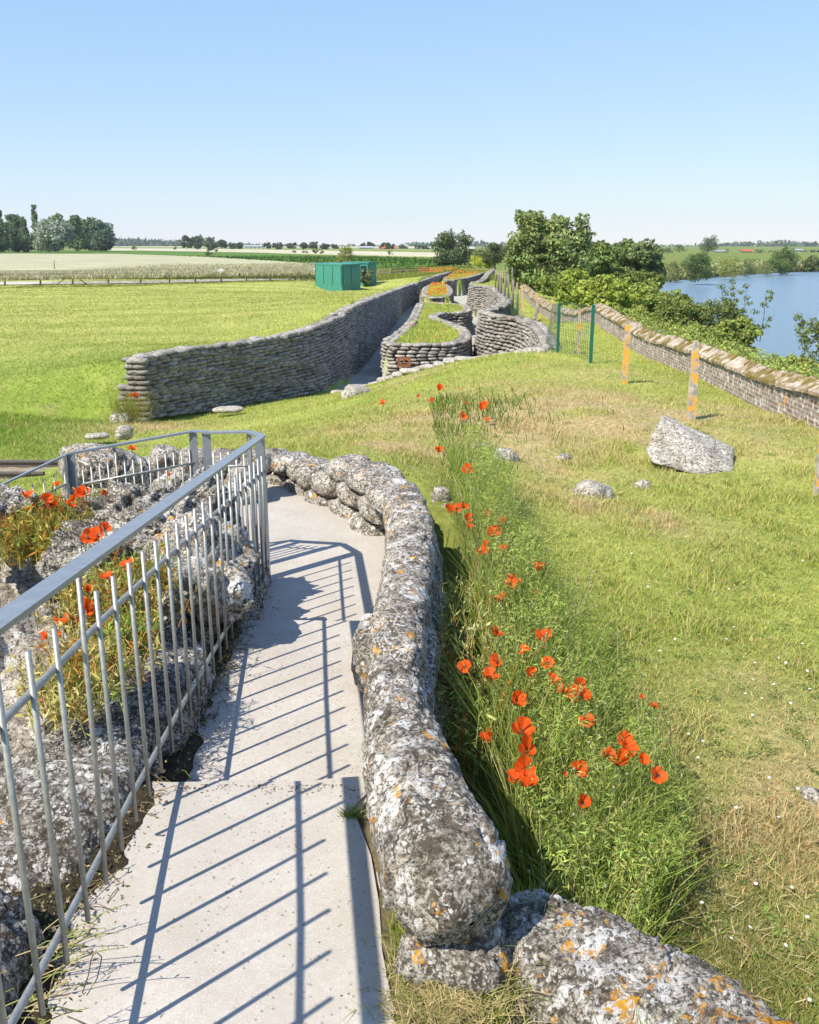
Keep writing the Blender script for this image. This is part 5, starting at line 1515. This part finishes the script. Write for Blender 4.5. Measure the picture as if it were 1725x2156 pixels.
# small flowers on the traverse blocks and beyond the trench
mb = MB()
def dots(mb, X, Y, z, s, c):
    n = len(X); P = np.stack([X, Y, z], 1)
    V = np.stack([P + [-s, 0, 0], P + [0, -s, .3 * s], P + [s, 0, 0], P + [0, s * .6, s]], 1).reshape(-1, 3)
    mb.add(V, np.arange(n)[:, None] * 4 + np.array([0, 1, 2, 3]), np.repeat(c, 4, 0))
for (poly, dd), n_, f in zip(ISL, (40, 260, 380), (.2, .7, .7)):
    xs = np.array([p[0] for p in poly]); ys = np.array([p[1] for p in poly])
    X = rng.uniform(xs.min(), xs.max(), n_ * 3); Y = rng.uniform(ys.min(), ys.max(), n_ * 3)
    k = sdist(X, Y, poly) > .4; X, Y = X[k][:n_], Y[k][:n_]
    c = np.where((rng.random(len(X)) < f)[:, None], [[.62, .16, .02]], [[.45, .42, .06]])
    dots(mb, X, Y, CZ - terrain_drop(X, Y) + rng.uniform(.12, .26, len(X)), .07, c)
X = rng.uniform(1, 6, 380); Y = rng.uniform(84, 112, 380); k = sdist(X, Y, TRENCH) < -.3; X, Y = X[k], Y[k]
dots(mb, X, Y, CZ - terrain_drop(X, Y) + .25, .10, np.tile([.58, .20, .04], (len(X), 1)))
tag(mb.build('orange_flowers', M['petal']), kind='stuff', label='specks of orange wild flowers along the traverse blocks')
# rough grass beyond the trench
mb = MB()
X = rng.uniform(-4, 9, 30000); Y = rng.uniform(80, 122, 30000)
k = (sdist(X, Y, TRENCH) < -.2) & (distpoly(X, Y, LWl, False) > .4); X, Y = X[k], Y[k]
blades(mb, X, Y, CZ - terrain_drop(X, Y), rng.uniform(.1, .4, len(X)), .07, np.array([.22, .25, .06]) * rng.uniform(.6, 1.4, len(X))[:, None], rng, seg2=False)
# weedy strip behind the fence and by the road
X = rng.uniform(-42, -8, 26000); Y = rng.uniform(83, 94, 26000)
blades(mb, X, Y, CZ - terrain_drop(X, Y), rng.uniform(.1, .35, len(X)), .08, np.array([.17, .21, .06]) * rng.uniform(.6, 1.4, len(X))[:, None], rng, seg2=False)
tag(mb.build('rough_grass', M['blade']), kind='stuff', label='rough uncut grass behind the fence and at the end of the trench')
# wheat ears at the near edge of the wheat field
mb = MB()
p0, p1 = G(-60, 587, 2.25), G(655, 574, 2.25)
n_ = 26000; t = rng.random(n_); off = rng.random(n_) ** 1.5 * 40
X = p0.x + (p1.x - p0.x) * t + off * .05; Y = p0.y + (p1.y - p0.y) * t + off + 1
blades(mb, X, Y, np.full(n_, CZ - 2.45), rng.uniform(.15, .45, n_), .16, np.array([.46, .43, .30]) * rng.uniform(.75, 1.2, n_)[:, None], rng, seg2=False)
tag(mb.build('wheat_ears', M['blade']), kind='stuff', label='pale ripe wheat standing behind the fence')
mb = MB()
q0, q1 = G(240, 541, 2.5), G(940, 567, 2.5)
n_ = 9000; X = rng.uniform(-70, 12, n_); Y = rng.uniform(95, 190, n_)
cf = [gp(-140, 541.5), gp(240, 541.5), gp(430, 550.5), gp(560, 561), gp(640, 569), gp(900, 569), gp(960, 556), gp(560, 536), gp(300, 530), gp(-140, 531)]
k = inpoly(X, Y, cf); X, Y = X[k], Y[k]; n_ = len(X)
blades(mb, X, Y, np.full(n_, CZ - 2.55), rng.uniform(.2, .6, n_), .5, np.array([.08, .15, .035]) * rng.uniform(.6, 1.5, n_)[:, None], rng, seg2=False)
tag(mb.build('crop_leaves', M['blade']), kind='stuff', label='dark green leafy crop growing beyond the wheat')

# ------------------------------------------------------------------ tall growth of the poppy bed
mb = MB()
X = rng.uniform(.40, 1.6, 60000); Y = rng.uniform(1.4, 9.0, 60000)
k = rng.random(60000) < bed(X, Y) * (.55 + .5 * fbm(xy0(X * 2.5, Y * 2.5), 3, 55)) ; X, Y = X[k], Y[k]
n_ = len(X)
hh = (.14 + .34 * rng.random(n_) ** 1.6) * (.6 + .7 * (fbm(xy0(X * 1.7, Y * 1.7), 3, 57) * .5 + .5)) * np.interp(X, [.4, .75, .95, 1.4], [1.55, 1.35, 1, .6]) * np.interp(Y, [3.5, 5.5, 8], [1, .72, .5])
cc = np.array([.22, .30, .055]) * rng.uniform(.6, 1.6, n_)[:, None]
st = rng.random(n_) < .22; cc[st] = np.array([.50, .42, .20]) * rng.uniform(.7, 1.2, st.sum())[:, None]
blades(mb, X, Y, CZ - terrain_drop(X, Y) - .01, hh, .0055, cc, rng, lean=.55)
X = rng.uniform(.3, 8, 30000); Y = rng.uniform(7, 15, 30000); k = (rng.random(30000) < bed(X, Y) * 1.2) & free(X, Y); X, Y = X[k], Y[k]; n_ = len(X)
blades(mb, X, Y, CZ - terrain_drop(X, Y), .06 + .12 * rng.random(n_), .012, np.array([.12, .18, .035]) * rng.uniform(.6, 1.5, n_)[:, None], rng, lean=.6)
tag(mb.build('tall_grass', M['blade']), kind='stuff', label='tall grass and weed stems growing between the poppies beside the parapet')
# ferny leaves and seed heads
mb = MB(); C = []
for i in range(900):
    x, y = rng.uniform(.45, 1.4), rng.uniform(1.9, 7.5)
    if rng.random() > float(bed(np.array([x]), np.array([y]))[0]): continue
    z = groundz(x, y)
    C.append(((x, y, z + rng.uniform(.05, .34 if x > .75 else .55)), (.10, .10, .10)))
leaf_cloud(mb, C, 52000, .0135, (.17, .235, .045), rng, shell=.1, asp=.16)
tag(mb.build('poppy_foliage', M['leaf']), kind='stuff', label='fine ferny poppy foliage filling the bed beside the parapet')
mb = MB()
for i in range(420):
    x, y = .44 + rng.random() ** 1.5 * .9, rng.uniform(2.0, 7.2)
    if rng.random() > float(bed(np.array([x]), np.array([y]))[0]): continue
    z = groundz(x, y); h_ = rng.uniform(.34, .6); ax, ay = rng.normal(0, .09), rng.normal(0, .09)
    s = Vector((x, y, z)); t_ = Vector((x + ax, y + ay, z + h_))
    pale = (.42, .42, .20) if rng.random() < .5 else (.26, .32, .10)
    tube(mb, [s, s.lerp(t_, .55) + Vector((-ax * .15, -ay * .15, .01)), t_], [.0022, .0018, .0014], 4, False, c=pale)
    uv, uf = bag_unit(6, 5, .9, .9)
    mb.add(uv * np.array([.011, .011, .017]) + np.array(t_), uf, np.array([.30, .34, .16]))
tag(mb.build('poppy_buds', M['leaf']), kind='stuff', label='hairy stems with green poppy buds and seed heads')

# ------------------------------------------------------------------ poppies, each one a thing
def petal_mesh(seed, open_=1.0):
    rg = np.random.default_rng(seed); mb = MB()
    for k in range(4):
        a0 = k * math.pi / 2 + rg.normal(0, .12); layer = k % 2
        nr, na = 7, 9; V = []
        span = 1.05 if layer else 1.2
        up = (.55 + .25 * layer) * rg.uniform(.6, 1.25) / open_
        for i in range(nr):
            r_ = i / (nr - 1)
            for j in range(na):
                s = j / (na - 1) * 2 - 1
                a = a0 + s * span * (.55 + .35 * r_) 
                rad = .036 * r_ ** .8 * (1 - .16 * abs(s) ** 2.5) * (1 + .04 * math.sin(7 * s + seed))
                z = .030 * up * r_ ** 1.3 + .006 * layer + .0055 * math.sin(7 * s + 3 * k + seed) * r_ ** 2 + .0022 * math.sin(19 * s + k) * r_
                V.append((rad * math.cos(a), rad * math.sin(a), z))
        base = np.array([.90, .135, .018]) * rg.uniform(.85, 1.1)
        c = np.array([base * (.35 if i < 2 else .62 + .45 * i / (nr - 1)) * (1 - .12 * (j % 2)) for i in range(nr) for j in range(na)])  # dark base blotch; gradient to the rim puts shading into the petal colour
        mb.add(V, grid_faces(nr, na), c)
    me = mb.build('tmp', M['petal']); d = me.data; bpy.data.objects.remove(me)
    # geometry was recentred on its base: shift so that the flower centre is the origin
    return d
def centre_mesh():
    mb = MB(); uv, uf = bag_unit(8, 6, .9, .9)
    mb.add(uv * np.array([.010, .010, .014]) + np.array([0, 0, .007]), uf)
    me = mb.build('tmp', M['black']); d = me.data; bpy.data.objects.remove(me); return d
PET = [petal_mesh(i, o) for i, o in ((1, .8), (2, 1.1), (3, .45), (4, .32), (5, .65), (6, 1.4), (7, .4), (8, .55))]
CEN = centre_mesh()
ORD = 'first second third fourth fifth sixth seventh eighth ninth tenth eleventh twelfth thirteenth fourteenth fifteenth sixteenth seventeenth eighteenth nineteenth twentieth'.split()
ORD += ['twenty-' + w for w in 'first second third fourth fifth sixth seventh eighth ninth'.split()] + ['thirtieth'] + ['thirty-' + w for w in 'first second third fourth fifth sixth seventh eighth ninth'.split()]
def poppies(lst, dfun, where, group, hgt, size=1.0, pt=False):
    lst = sorted(lst, key=lambda q: -q[1])
    for i, q in enumerate(lst):
        x, y = q[:2]; rg = random.Random(int(x * 7 + y * 13))
        p = dfun(x, y)
        b = Vector((p.x + rg.uniform(-.05, .05), p.y + rg.uniform(-.05, .05), p.z - hgt * rg.uniform(.85, 1.15)))
        lab = 'red poppy, ' + ORD[i] + ' from the bottom, in the ' + where
        root = empty('poppy', b, lab, 'poppy', group)
        mb = MB(); tube(mb, [b, b.lerp(p, .5) + Vector((rg.uniform(-.02, .02), 0, .01)), p], [.0028, .002, .0018], 5)
        mb.build('stem', M['stem'], root)
        s = size * (q[2] if len(q) > 2 else rg.uniform(.85, 1.12))
        rot = Matrix.Rotation(rg.uniform(0, 6.28), 3, 'Z'); til = Vector((rg.uniform(-.8, .8), -.35 + rg.uniform(-.7, .6), 1)).normalized()
        q4 = til.to_track_quat('Z', 'Y').to_matrix() @ rot
        for nm, d, zz in (('petals', PET[rg.randrange(len(PET))], 0), ('seed_head', CEN, 0)):
            o = bpy.data.objects.new(nm, d); col.objects.link(o); o.parent = root
            o.matrix_basis = Matrix.Translation(p - b) @ q4.to_4x4() @ Matrix.Scale(s, 4)
near_p = [(1150, 1342), (1106, 1372, .8), (1043, 1340, .8), (980, 1405, .95), (1048, 1396, .85), (1033, 1430, 1.1), (1155, 1397, .9), (1160, 1441, .85), (1110, 1418, .6), (1185, 1460, .7), (1200, 1476, .9), (1222, 1443, .8), (1212, 1460, .9), (1226, 1470, .8), (1080, 1480, 1.05), (1376, 1489, .75), (1235, 1521, 1.0),
          (1098, 1545, 1.35), (1034, 1560, .7), (1110, 1587, 1.0), (1313, 1558, .9), (1316, 1582, 1.15), (1278, 1592, .9), (1298, 1611, .85), (1346, 1602, .7), (1383, 1633, .95), (1106, 1622, 1.2), (1098, 1655, 1.1), (1087, 1648, .8), (1215, 1625, 1.0), (1226, 1692, .7), (1187, 1632, .35), (1352, 1468, .3)]
def dright(x, y):
    p = G(x, y, 2.25)
    for _ in range(3): p = G(x, y, CZ - groundz(p.x, p.y) - .51)
    return p
def dright2(x, y):
    p = G(x, y, 2.2)
    for _ in range(3): p = G(x, y, CZ - groundz(p.x, p.y) - .36)
    return p
def dshort(x, y):
    p = G(x, y, 2.2)
    for _ in range(3): p = G(x, y, CZ - groundz(p.x, p.y) - .22)
    return p
poppies([q for q in near_p if q[1] > 1500], dright, 'front of the bed beside the parapet', 'poppies beside the parapet', .42, .95)
poppies([q for q in near_p if q[1] <= 1500], dright, 'middle of the bed beside the parapet', 'poppies beside the parapet', .42, .95)
far_p = [(1131, 1205), (1080, 1225), (1074, 1232), (1131, 1250, .5), (1050, 1267, .8), (1022, 1168), (1020, 1160, .6), (1055, 1160, .7), (1040, 1128, 1.1), (1044, 1117, .8), (1062, 1103, .8), (1025, 1082, .6), (962, 1072, .9), (984, 1095, .8), (951, 1078, .7), (975, 1068, .8), (988, 1110, .7), (985, 992), (925, 952, .9), (995, 995, .4)]
poppies(far_p, dright2, 'far half of the bed beside the parapet', 'poppies beside the parapet', .30, 1.12)
mound_p = [(924, 822, 1.2), (912, 845, .7), (978, 850, .8), (1011, 862, 1.1), (1022, 850, .9), (975, 877, 1.1), (808, 850, 1.1), (1025, 885, .7), (880, 836, .6), (968, 820, .5)]
poppies(mound_p, dshort, 'green tufts on the mound', 'poppies on the mound', .15, 1.35)
def at_Y(Yv): return lambda x, y: GY(x, y, Yv)
leftA = [(56, 1049, 1.1), (97, 1054, 1.2), (106, 1064, 1.2), (118, 1066), (63, 1075), (147, 1066), (166, 1046, 1.2), (181, 1040, 1.3), (22, 1097), (5, 1104, 1.1), (65, 1102), (67, 1126, 1.1), (106, 1090), (121, 1023, .8), (130, 1080, .8), (80, 1135, .6), (140, 1098, .6)]
poppies(leftA, at_Y(4.45), 'largest clump left of the railing', 'poppies left of the railing', .28, .72)
leftB = [(270, 1191, 1.1), (227, 1218, 1.0), (178, 1276, 1.3), (180, 1292, 1.2), (137, 1312, 1.2), (152, 1304, .7), (232, 1259, .8), (313, 1336, 1.0), (156, 1362, .8), (99, 1344, .7), (185, 1245, .7), (128, 1340, .6), (175, 1310, .8)]
poppies(leftB, lambda x, y: GY(x, y, 3.55 - (y - 1190) * .002), 'yellowed weeds behind the balusters', 'poppies left of the railing', .22, .70)
poppies([(188, 1134, 1.5), (207, 1131, 1.3), (219, 1116, 1.1)], at_Y(4.0), 'trio by the boulders', 'poppies left of the railing', .12, .75)
poppies([(220, 1046), (277, 947, 1.0), (357, 1003, .5)], at_Y(4.75), 'loose row behind the descending railing', 'poppies left of the railing', .15, .7)
poppies([(276, 836, 1.4), (284, 832, 1.2), (290, 838, 1.1)], at_Y(20.6), 'tuft by the trench wall end', 'poppies at the wall end', .2, 1.7)
# weeds of the left clumps
mb = MB()
def weeds(mb, x, y, Yv, rx, h, n, colr, seed):
    rg = np.random.default_rng(seed)
    for i in range(n):
        c = GY(x, y, Yv); bx, by = c.x + rg.normal(0, rx), c.y + rg.normal(0, rx)
        s = Vector((bx, by, c.z - h * .5)); hh_ = h * rg.uniform(.5, 1.15); t_ = s + Vector((rg.normal(0, .3) * hh_, rg.normal(0, .3) * hh_, hh_))
        cc = np.array(colr) * rg.uniform(.8, 1.9)
        if rg.random() < .25: cc = np.array([.45, .20, .04]) * rg.uniform(.6, 1.1)
        if rg.random() < .15: cc = np.array([.20, .28, .05])
        tube(mb, [s, s.lerp(t_, .55) + Vector((0, 0, .02)), t_], [.0022, .0018, .001], 3, False, c=cc)
        for j in range(11):
            p_ = s.lerp(t_, rg.uniform(.15, 1)); d = Vector(rg.normal(size=3)) * .011
            e = Vector(rg.normal(size=3)) * .0025
            mb.add([p_, p_ + d + e, p_ + d * 2, p_ + d - e], [[0, 1, 2, 3]], cc * rg.uniform(.8, 1.3))
weeds(mb, 82, 1125, 4.4, .09, .24, 420, (.30, .27, .07), 1)
weeds(mb, 160, 1075, 4.55, .09, .16, 120, (.24, .24, .07), 2)
weeds(mb, 235, 1265, 3.5, .09, .20, 420, (.34, .29, .10), 3)
weeds(mb, 290, 1215, 3.7, .06, .16, 200, (.20, .24, .06), 4)
weeds(mb, 190, 1390, 2.95, .08, .15, 260, (.38, .31, .12), 5)
weeds(mb, 150, 1450, 2.7, .06, .16, 130, (.36, .32, .12), 6)
weeds(mb, 255, 1345, 3.1, .05, .15, 160, (.22, .26, .06), 7)
weeds(mb, 975, 1400, 4.15, .10, .5, 150, (.40, .38, .17), 11)
weeds(mb, 960, 1300, 4.8, .10, .45, 150, (.34, .36, .13), 12)
weeds(mb, 1010, 1530, 3.6, .08, .4, 90, (.30, .34, .11), 13)
weeds(mb, 268, 858, 20.4, .22, .6, 400, (.20, .24, .05), 8)
tag(mb.build('yellowed_weeds', M['blade']), kind='stuff', label='yellowed and reddish weeds among the poppies on both sides of the path')
# dry creeping stems at the foot of the railing and leaning seed grasses
mb = MB(); rg = np.random.default_rng(4)
for i in range(2400):
    y = rg.uniform(.5, 4.6); x = -.89 + rg.normal(0, .045)
    z = CZ - (1.66 if y < e1.y else 1.83)
    if y > f1.y: z = CZ - 1.98
    pts = [Vector((x, y, z))]
    d = Vector((rg.normal(.0, .3), rg.normal(0, .3), rg.uniform(.2, .9)))
    for j in range(5):
        pts.append(pts[-1] + d * .022); d = d + Vector((rg.normal(0, .4), rg.normal(0, .4), -.35)); 
    for q_ in pts: q_.z = max(q_.z, z + .003)
    cc = np.array([.26, .19, .11]) * rg.uniform(.4, 1.8) if rg.random() < .75 else np.array([.14, .17, .05])
    tube(mb, pts, .0016, 3, False, c=cc)
for i in range(70):
    y = rg.uniform(.9, 1.9); x = -.95 + rg.normal(0, .07); s = Vector((x, y, CZ - 1.72))
    L_ = rg.uniform(.2, .48); dx = rg.uniform(.2, .8); dy = rg.normal(0, .25)
    pts = [s + Vector((dx * L_ * t_ ** 1.5, dy * L_ * t_, L_ * (t_ * 1.0 - .45 * t_ * t_))) for t_ in (0, .3, .6, .85, 1)]
    cc = np.array([.34, .36, .12]) if rg.random() < .6 else np.array([.52, .44, .24])
    tube(mb, pts, [.0018, .0016, .0013, .0016, .0008], 3, False, c=cc)
    for j in range(8):
        p_ = pts[3].lerp(pts[4], rg.uniform(-.8, 1)); d = Vector(rg.normal(size=3)) * .004; e = Vector(rg.normal(size=3)) * .0015
        mb.add([p_, p_ + d + e, p_ + d * 2, p_ + d - e], [[0, 1, 2, 3]], cc)
# dead leaves and crumbs over the soil
n_ = 5200
Y_ = rng.uniform(.4, 5.0, n_); X_ = -.90 + rng.normal(0, .065, n_)
zt_ = np.where(Y_ < e1.y, 1.65, np.where(Y_ < f1.y, 1.82, 1.99))
kk = (X_ < -.74) | (rng.random(n_) < .12)
X_, Y_, zt_ = X_[kk], Y_[kk], zt_[kk]; n_ = len(X_)
P_ = np.stack([X_, Y_, CZ - zt_ + rng.uniform(.004, .05, n_) * (X_ < -.78) + .004], 1)
A_ = rng.normal(size=(n_, 3)) * np.array([1, 1, .6]); A_ /= np.linalg.norm(A_, axis=1)[:, None]; B_ = np.cross(A_, rng.normal(size=(n_, 3))); B_ /= np.linalg.norm(B_, axis=1)[:, None]
sz_ = rng.uniform(.003, .010, n_)[:, None]
V_ = np.stack([P_ - A_ * sz_, P_ + B_ * sz_ * .5, P_ + A_ * sz_, P_ - B_ * sz_ * .5], 1).reshape(-1, 3)
cc_ = np.array([.22, .165, .10]) * rng.uniform(.3, 2.2, n_)[:, None]
gr_ = rng.random(n_) < .22; cc_[gr_] = np.array([.13, .19, .05]) * rng.uniform(.6, 1.5, gr_.sum())[:, None]
mb.add(V_, np.arange(n_)[:, None] * 4 + np.array([0, 1, 2, 3]), np.repeat(np.clip(cc_, 0, 1), 4, 0))
tag(mb.build('dry_stems', M['blade']), kind='stuff', label='dry creeping stems and seed grasses at the foot of the stair railing')
# soil verge, green tuft and straw between the path and the near end of the parapet
mb = MB()
xs = np.linspace(-.20, .36, 60); ys = np.linspace(.0, 2.45, 120)
XX, YY = np.meshgrid(xs, ys, indexing='ij')
xe = np.interp(YY, [0, 1.2, 1.9, 2.6], [-.06, -.04, -.13, -.20])
XX = -.20 + (XX + .20) / .56 * (.20 + np.interp(YY, [0, 1.2, 1.6, 2.5], [.36, .36, .16, -.02]))
ZZ = CZ - 1.662 + .018 * fbm(xy0(XX * 9, YY * 9), 4, 2) - .02 * sstep(xe + .05, xe - .02, XX)
mb.add(np.stack([XX, YY, ZZ], -1).reshape(-1, 3), grid_faces(60, 120), np.array([.26, .20, .13]))
tag(mb.build('soil_verge', M['ground']), kind='structure')
mb = MB()
def verge(n, cx, cy, sx, sy, h, colr, straw, lean=.8, w=.0035):
    X = cx + rng.normal(0, sx, n); Y = cy + rng.normal(0, sy, n)
    Y = np.clip(Y, .2, 2.4)
    c = np.array(colr) * rng.uniform(.6, 1.5, n)[:, None]; s = rng.random(n) < straw
    c[s] = np.array([.56, .45, .24]) * rng.uniform(.6, 1.2, s.sum())[:, None]
    blades(mb, X, Y, np.full(n, CZ - 1.665), h * rng.uniform(.4, 1.3, n), w, c, rng, lean=lean)
p = G(862, 1930, 1.65); verge(700, p.x + .0, p.y, .022, .10, .045, (.24, .32, .05), .1)
p = G(880, 1985, 1.65); verge(700, p.x, p.y, .025, .05, .05, (.24, .32, .05), .2)
p = G(960, 2090, 1.65); verge(2200, p.x, p.y, .075, .07, .04, (.22, .26, .06), .65, 1.6)
p = G(900, 2130, 1.65); verge(900, p.x, p.y, .05, .05, .035, (.22, .26, .06), .75, 1.6)
p = G(1120, 1960, 1.65); verge(400, p.x, p.y, .02, .05, .08, (.22, .28, .06), .3)
p = G(745, 1615, 1.65); verge(160, p.x + .01, p.y + .03, .015, .03, .04, (.18, .26, .05), .2)
p = G(1400, 2160, 1.5); verge(160, p.x, p.y, .06, .04, .16, (.26, .32, .10), .4, .4)
tag(mb.build('verge_grass', M['blade']), kind='stuff', label='green tufts and straw between the path and the parapet')
# grit, chips and leaf crumbs on the treads, thickest along the broken lip of the upper step
mb = MB(); uv, uf = bag_unit(6, 5, .9, .9)
def grit(x, y, d, s):
    c = np.array([.30, .27, .22]) * rng.uniform(.25, 1.8)
    mb.add(uv * np.array([s, s * rng.uniform(.6, 1), s * .6]) + np.array([x, y, CZ - d + s * .2]), uf, c)
for i in range(230):
    grit(rng.uniform(-.74, -.1), e1.y - .06 - abs(rng.normal(0, .03)), 1.65, rng.uniform(.002, .008))
for i in range(320):
    y = rng.uniform(.9, 7.0); d = 1.65 if y < e1.y - .1 else (1.82 if y < f1.y - .03 else 1.99)
    if d > 1.65 and y < e1.y + .05: continue
    grit(rng.uniform(-.74, -.12) if y < 5 else rng.uniform(-1.2, .0), y, d, rng.uniform(.0015, .006))
tag(mb.build('path_grit', M['blade']), kind='stuff', label='grit and small chips lying on the concrete path')
# straw lying on the dry turf
mb = MB(); n_ = 1300
X, Y = polar(n_ * 3, 2.2, 9, 5, 60, rng); k = free(X, Y) & (rng.random(len(X)) < .15 + dryness(X, Y)); X, Y = X[k], Y[k]; n_ = len(X)
Z = CZ - terrain_drop(X, Y) + .025
a = rng.normal(.6, .6, n_); L_ = rng.uniform(.02, .07, n_)
P = np.stack([X, Y, Z], 1); D = np.stack([np.cos(a) * L_, -np.sin(a) * L_, rng.normal(0, .012, n_)], 1); O = np.stack([np.sin(a), np.cos(a), 0 * a], 1) * .0016
V = np.stack([P - O, P + O, P + D + O, P + D - O], 1).reshape(-1, 3)
mb.add(V, np.arange(n_)[:, None] * 4 + np.array([0, 1, 2, 3]), np.repeat(np.array([.62, .50, .28]) * rng.uniform(.7, 1.2, n_)[:, None], 4, 0))
tag(mb.build('loose_straw', M['blade']), kind='stuff', label='loose straw lying on the dry turf')
# clover and broad leaved weeds in the turf
mb = MB(); C = []
for i in range(420):
    a_ = R(rng.uniform(4, 52)); r_ = 2.4 * (13 / 2.4) ** rng.random(); x, y = r_ * math.sin(a_), r_ * math.cos(a_)
    if not free(np.array([x]), np.array([y]))[0] or float(bed(np.array([x]), np.array([y]))[0]) > .3: continue
    C.append(((x, y, groundz(x, y) + .012), (rng.uniform(.03, .12), rng.uniform(.03, .12), .014)))
leaf_cloud(mb, C, 15000, .010, (.10, .155, .03), rng, shell=.05, asp=.4)
tag(mb.build('lawn_weeds', M['leaf']), kind='stuff', label='clover and broad leaved weeds scattered through the right lawn')
# daisies
def daisy_mesh():
    mb = MB(); V = [(0, 0, .004)]; n = 12
    for i in range(n):
        r_ = .011 if i % 2 == 0 else .008
        V.append((r_ * math.cos(i / n * 6.283), r_ * math.sin(i / n * 6.283), .002 * (i % 2)))
    mb.add2(V, [], [[0, 1 + i, 1 + (i + 1) % n] for i in range(n)]); mb.C.append(np.tile([.85, .85, .82], (n + 1, 1)))
    tube(mb, [(0, 0, -.05), (0, 0, 0)], .0012, 4, False, c=(.15, .2, .05))
    o = mb.build('t', M['blade'], origin=(0, 0, 0)); d = o.data; bpy.data.objects.remove(o); return d
DM = daisy_mesh()
dl = [(1640, 1385), (1700, 1412), (1585, 1430), (1560, 1418), (1605, 1470), (1665, 1480), (1530, 1345), (1475, 1337), (1690, 1355), (1590, 1395), (1480, 1560), (1620, 1637), (1545, 1320), (1500, 1180), (1602, 1255), (1622, 1342), (1422, 1345), (1390, 1370), (1450, 1545), (1680, 1660), (1700, 1560), (1585, 1505), (1320, 1595 - 60), (1470, 1595), (1640, 1720), (1655, 1395), (1570, 1460), (1330, 1165), (1240, 1120), (1600, 1110), (1690, 1180), (1535, 1240), (1450, 1240), (1660, 1290), (1705, 1450), (1630, 1440), (1400, 1300), (1365, 1235), (1520, 1640), (1490, 1680), (1610, 1560), (1550, 1700),
      (1478, 2000 - 100), (1540, 1975), (1580, 1952), (1700, 1930), (1655, 1990), (1430, 1905), (1592, 1860), (1668, 1868), (1705, 2105), (1500, 1790)]
for i, (x, y) in enumerate(dl):
    p = dshort(x, y); q_ = G(x, y, CZ - groundz(p.x, p.y) - .045)
    o = bpy.data.objects.new('daisy', DM); col.objects.link(o); o.location = q_
    s = .55 + .055 * np.hypot(q_.x, q_.y); o.scale = (s, s, s); o.rotation_euler = (rng.normal(0, .3) - .2, rng.normal(0, .3), rng.random() * 6)
    tag(o, 'tiny white daisy in the sunlit turf of the right lawn', 'daisy', 'daisies in the right lawn')
# ------------------------------------------------------------------ air
hz = bpy.data.meshes.new('haze')
bm = bmesh.new(); bmesh.ops.create_cube(bm, size=1)
for v in bm.verts: v.co = Vector((v.co.x * 3700, v.co.y * 2300 + 800, 0 + (60 if v.co.z > 0 else -3)))
bm.to_mesh(hz); bm.free()
ho = bpy.data.objects.new('haze', hz); col.objects.link(ho); tag(ho, kind='stuff')
hm = bpy.data.materials.new('air'); hm.use_nodes = True
nt = hm.node_tree; nt.nodes.remove(nt.nodes['Principled BSDF'])
pv = nt.nodes.new('ShaderNodeVolumePrincipled')
pv.inputs['Color'].default_value = c4(.90, .95, 1.0); pv.inputs['Density'].default_value = .00016; pv.inputs['Anisotropy'].default_value = .2
nt.links.new(pv.outputs[0], nt.nodes['Material Output'].inputs['Volume'])
hz.materials.append(hm)
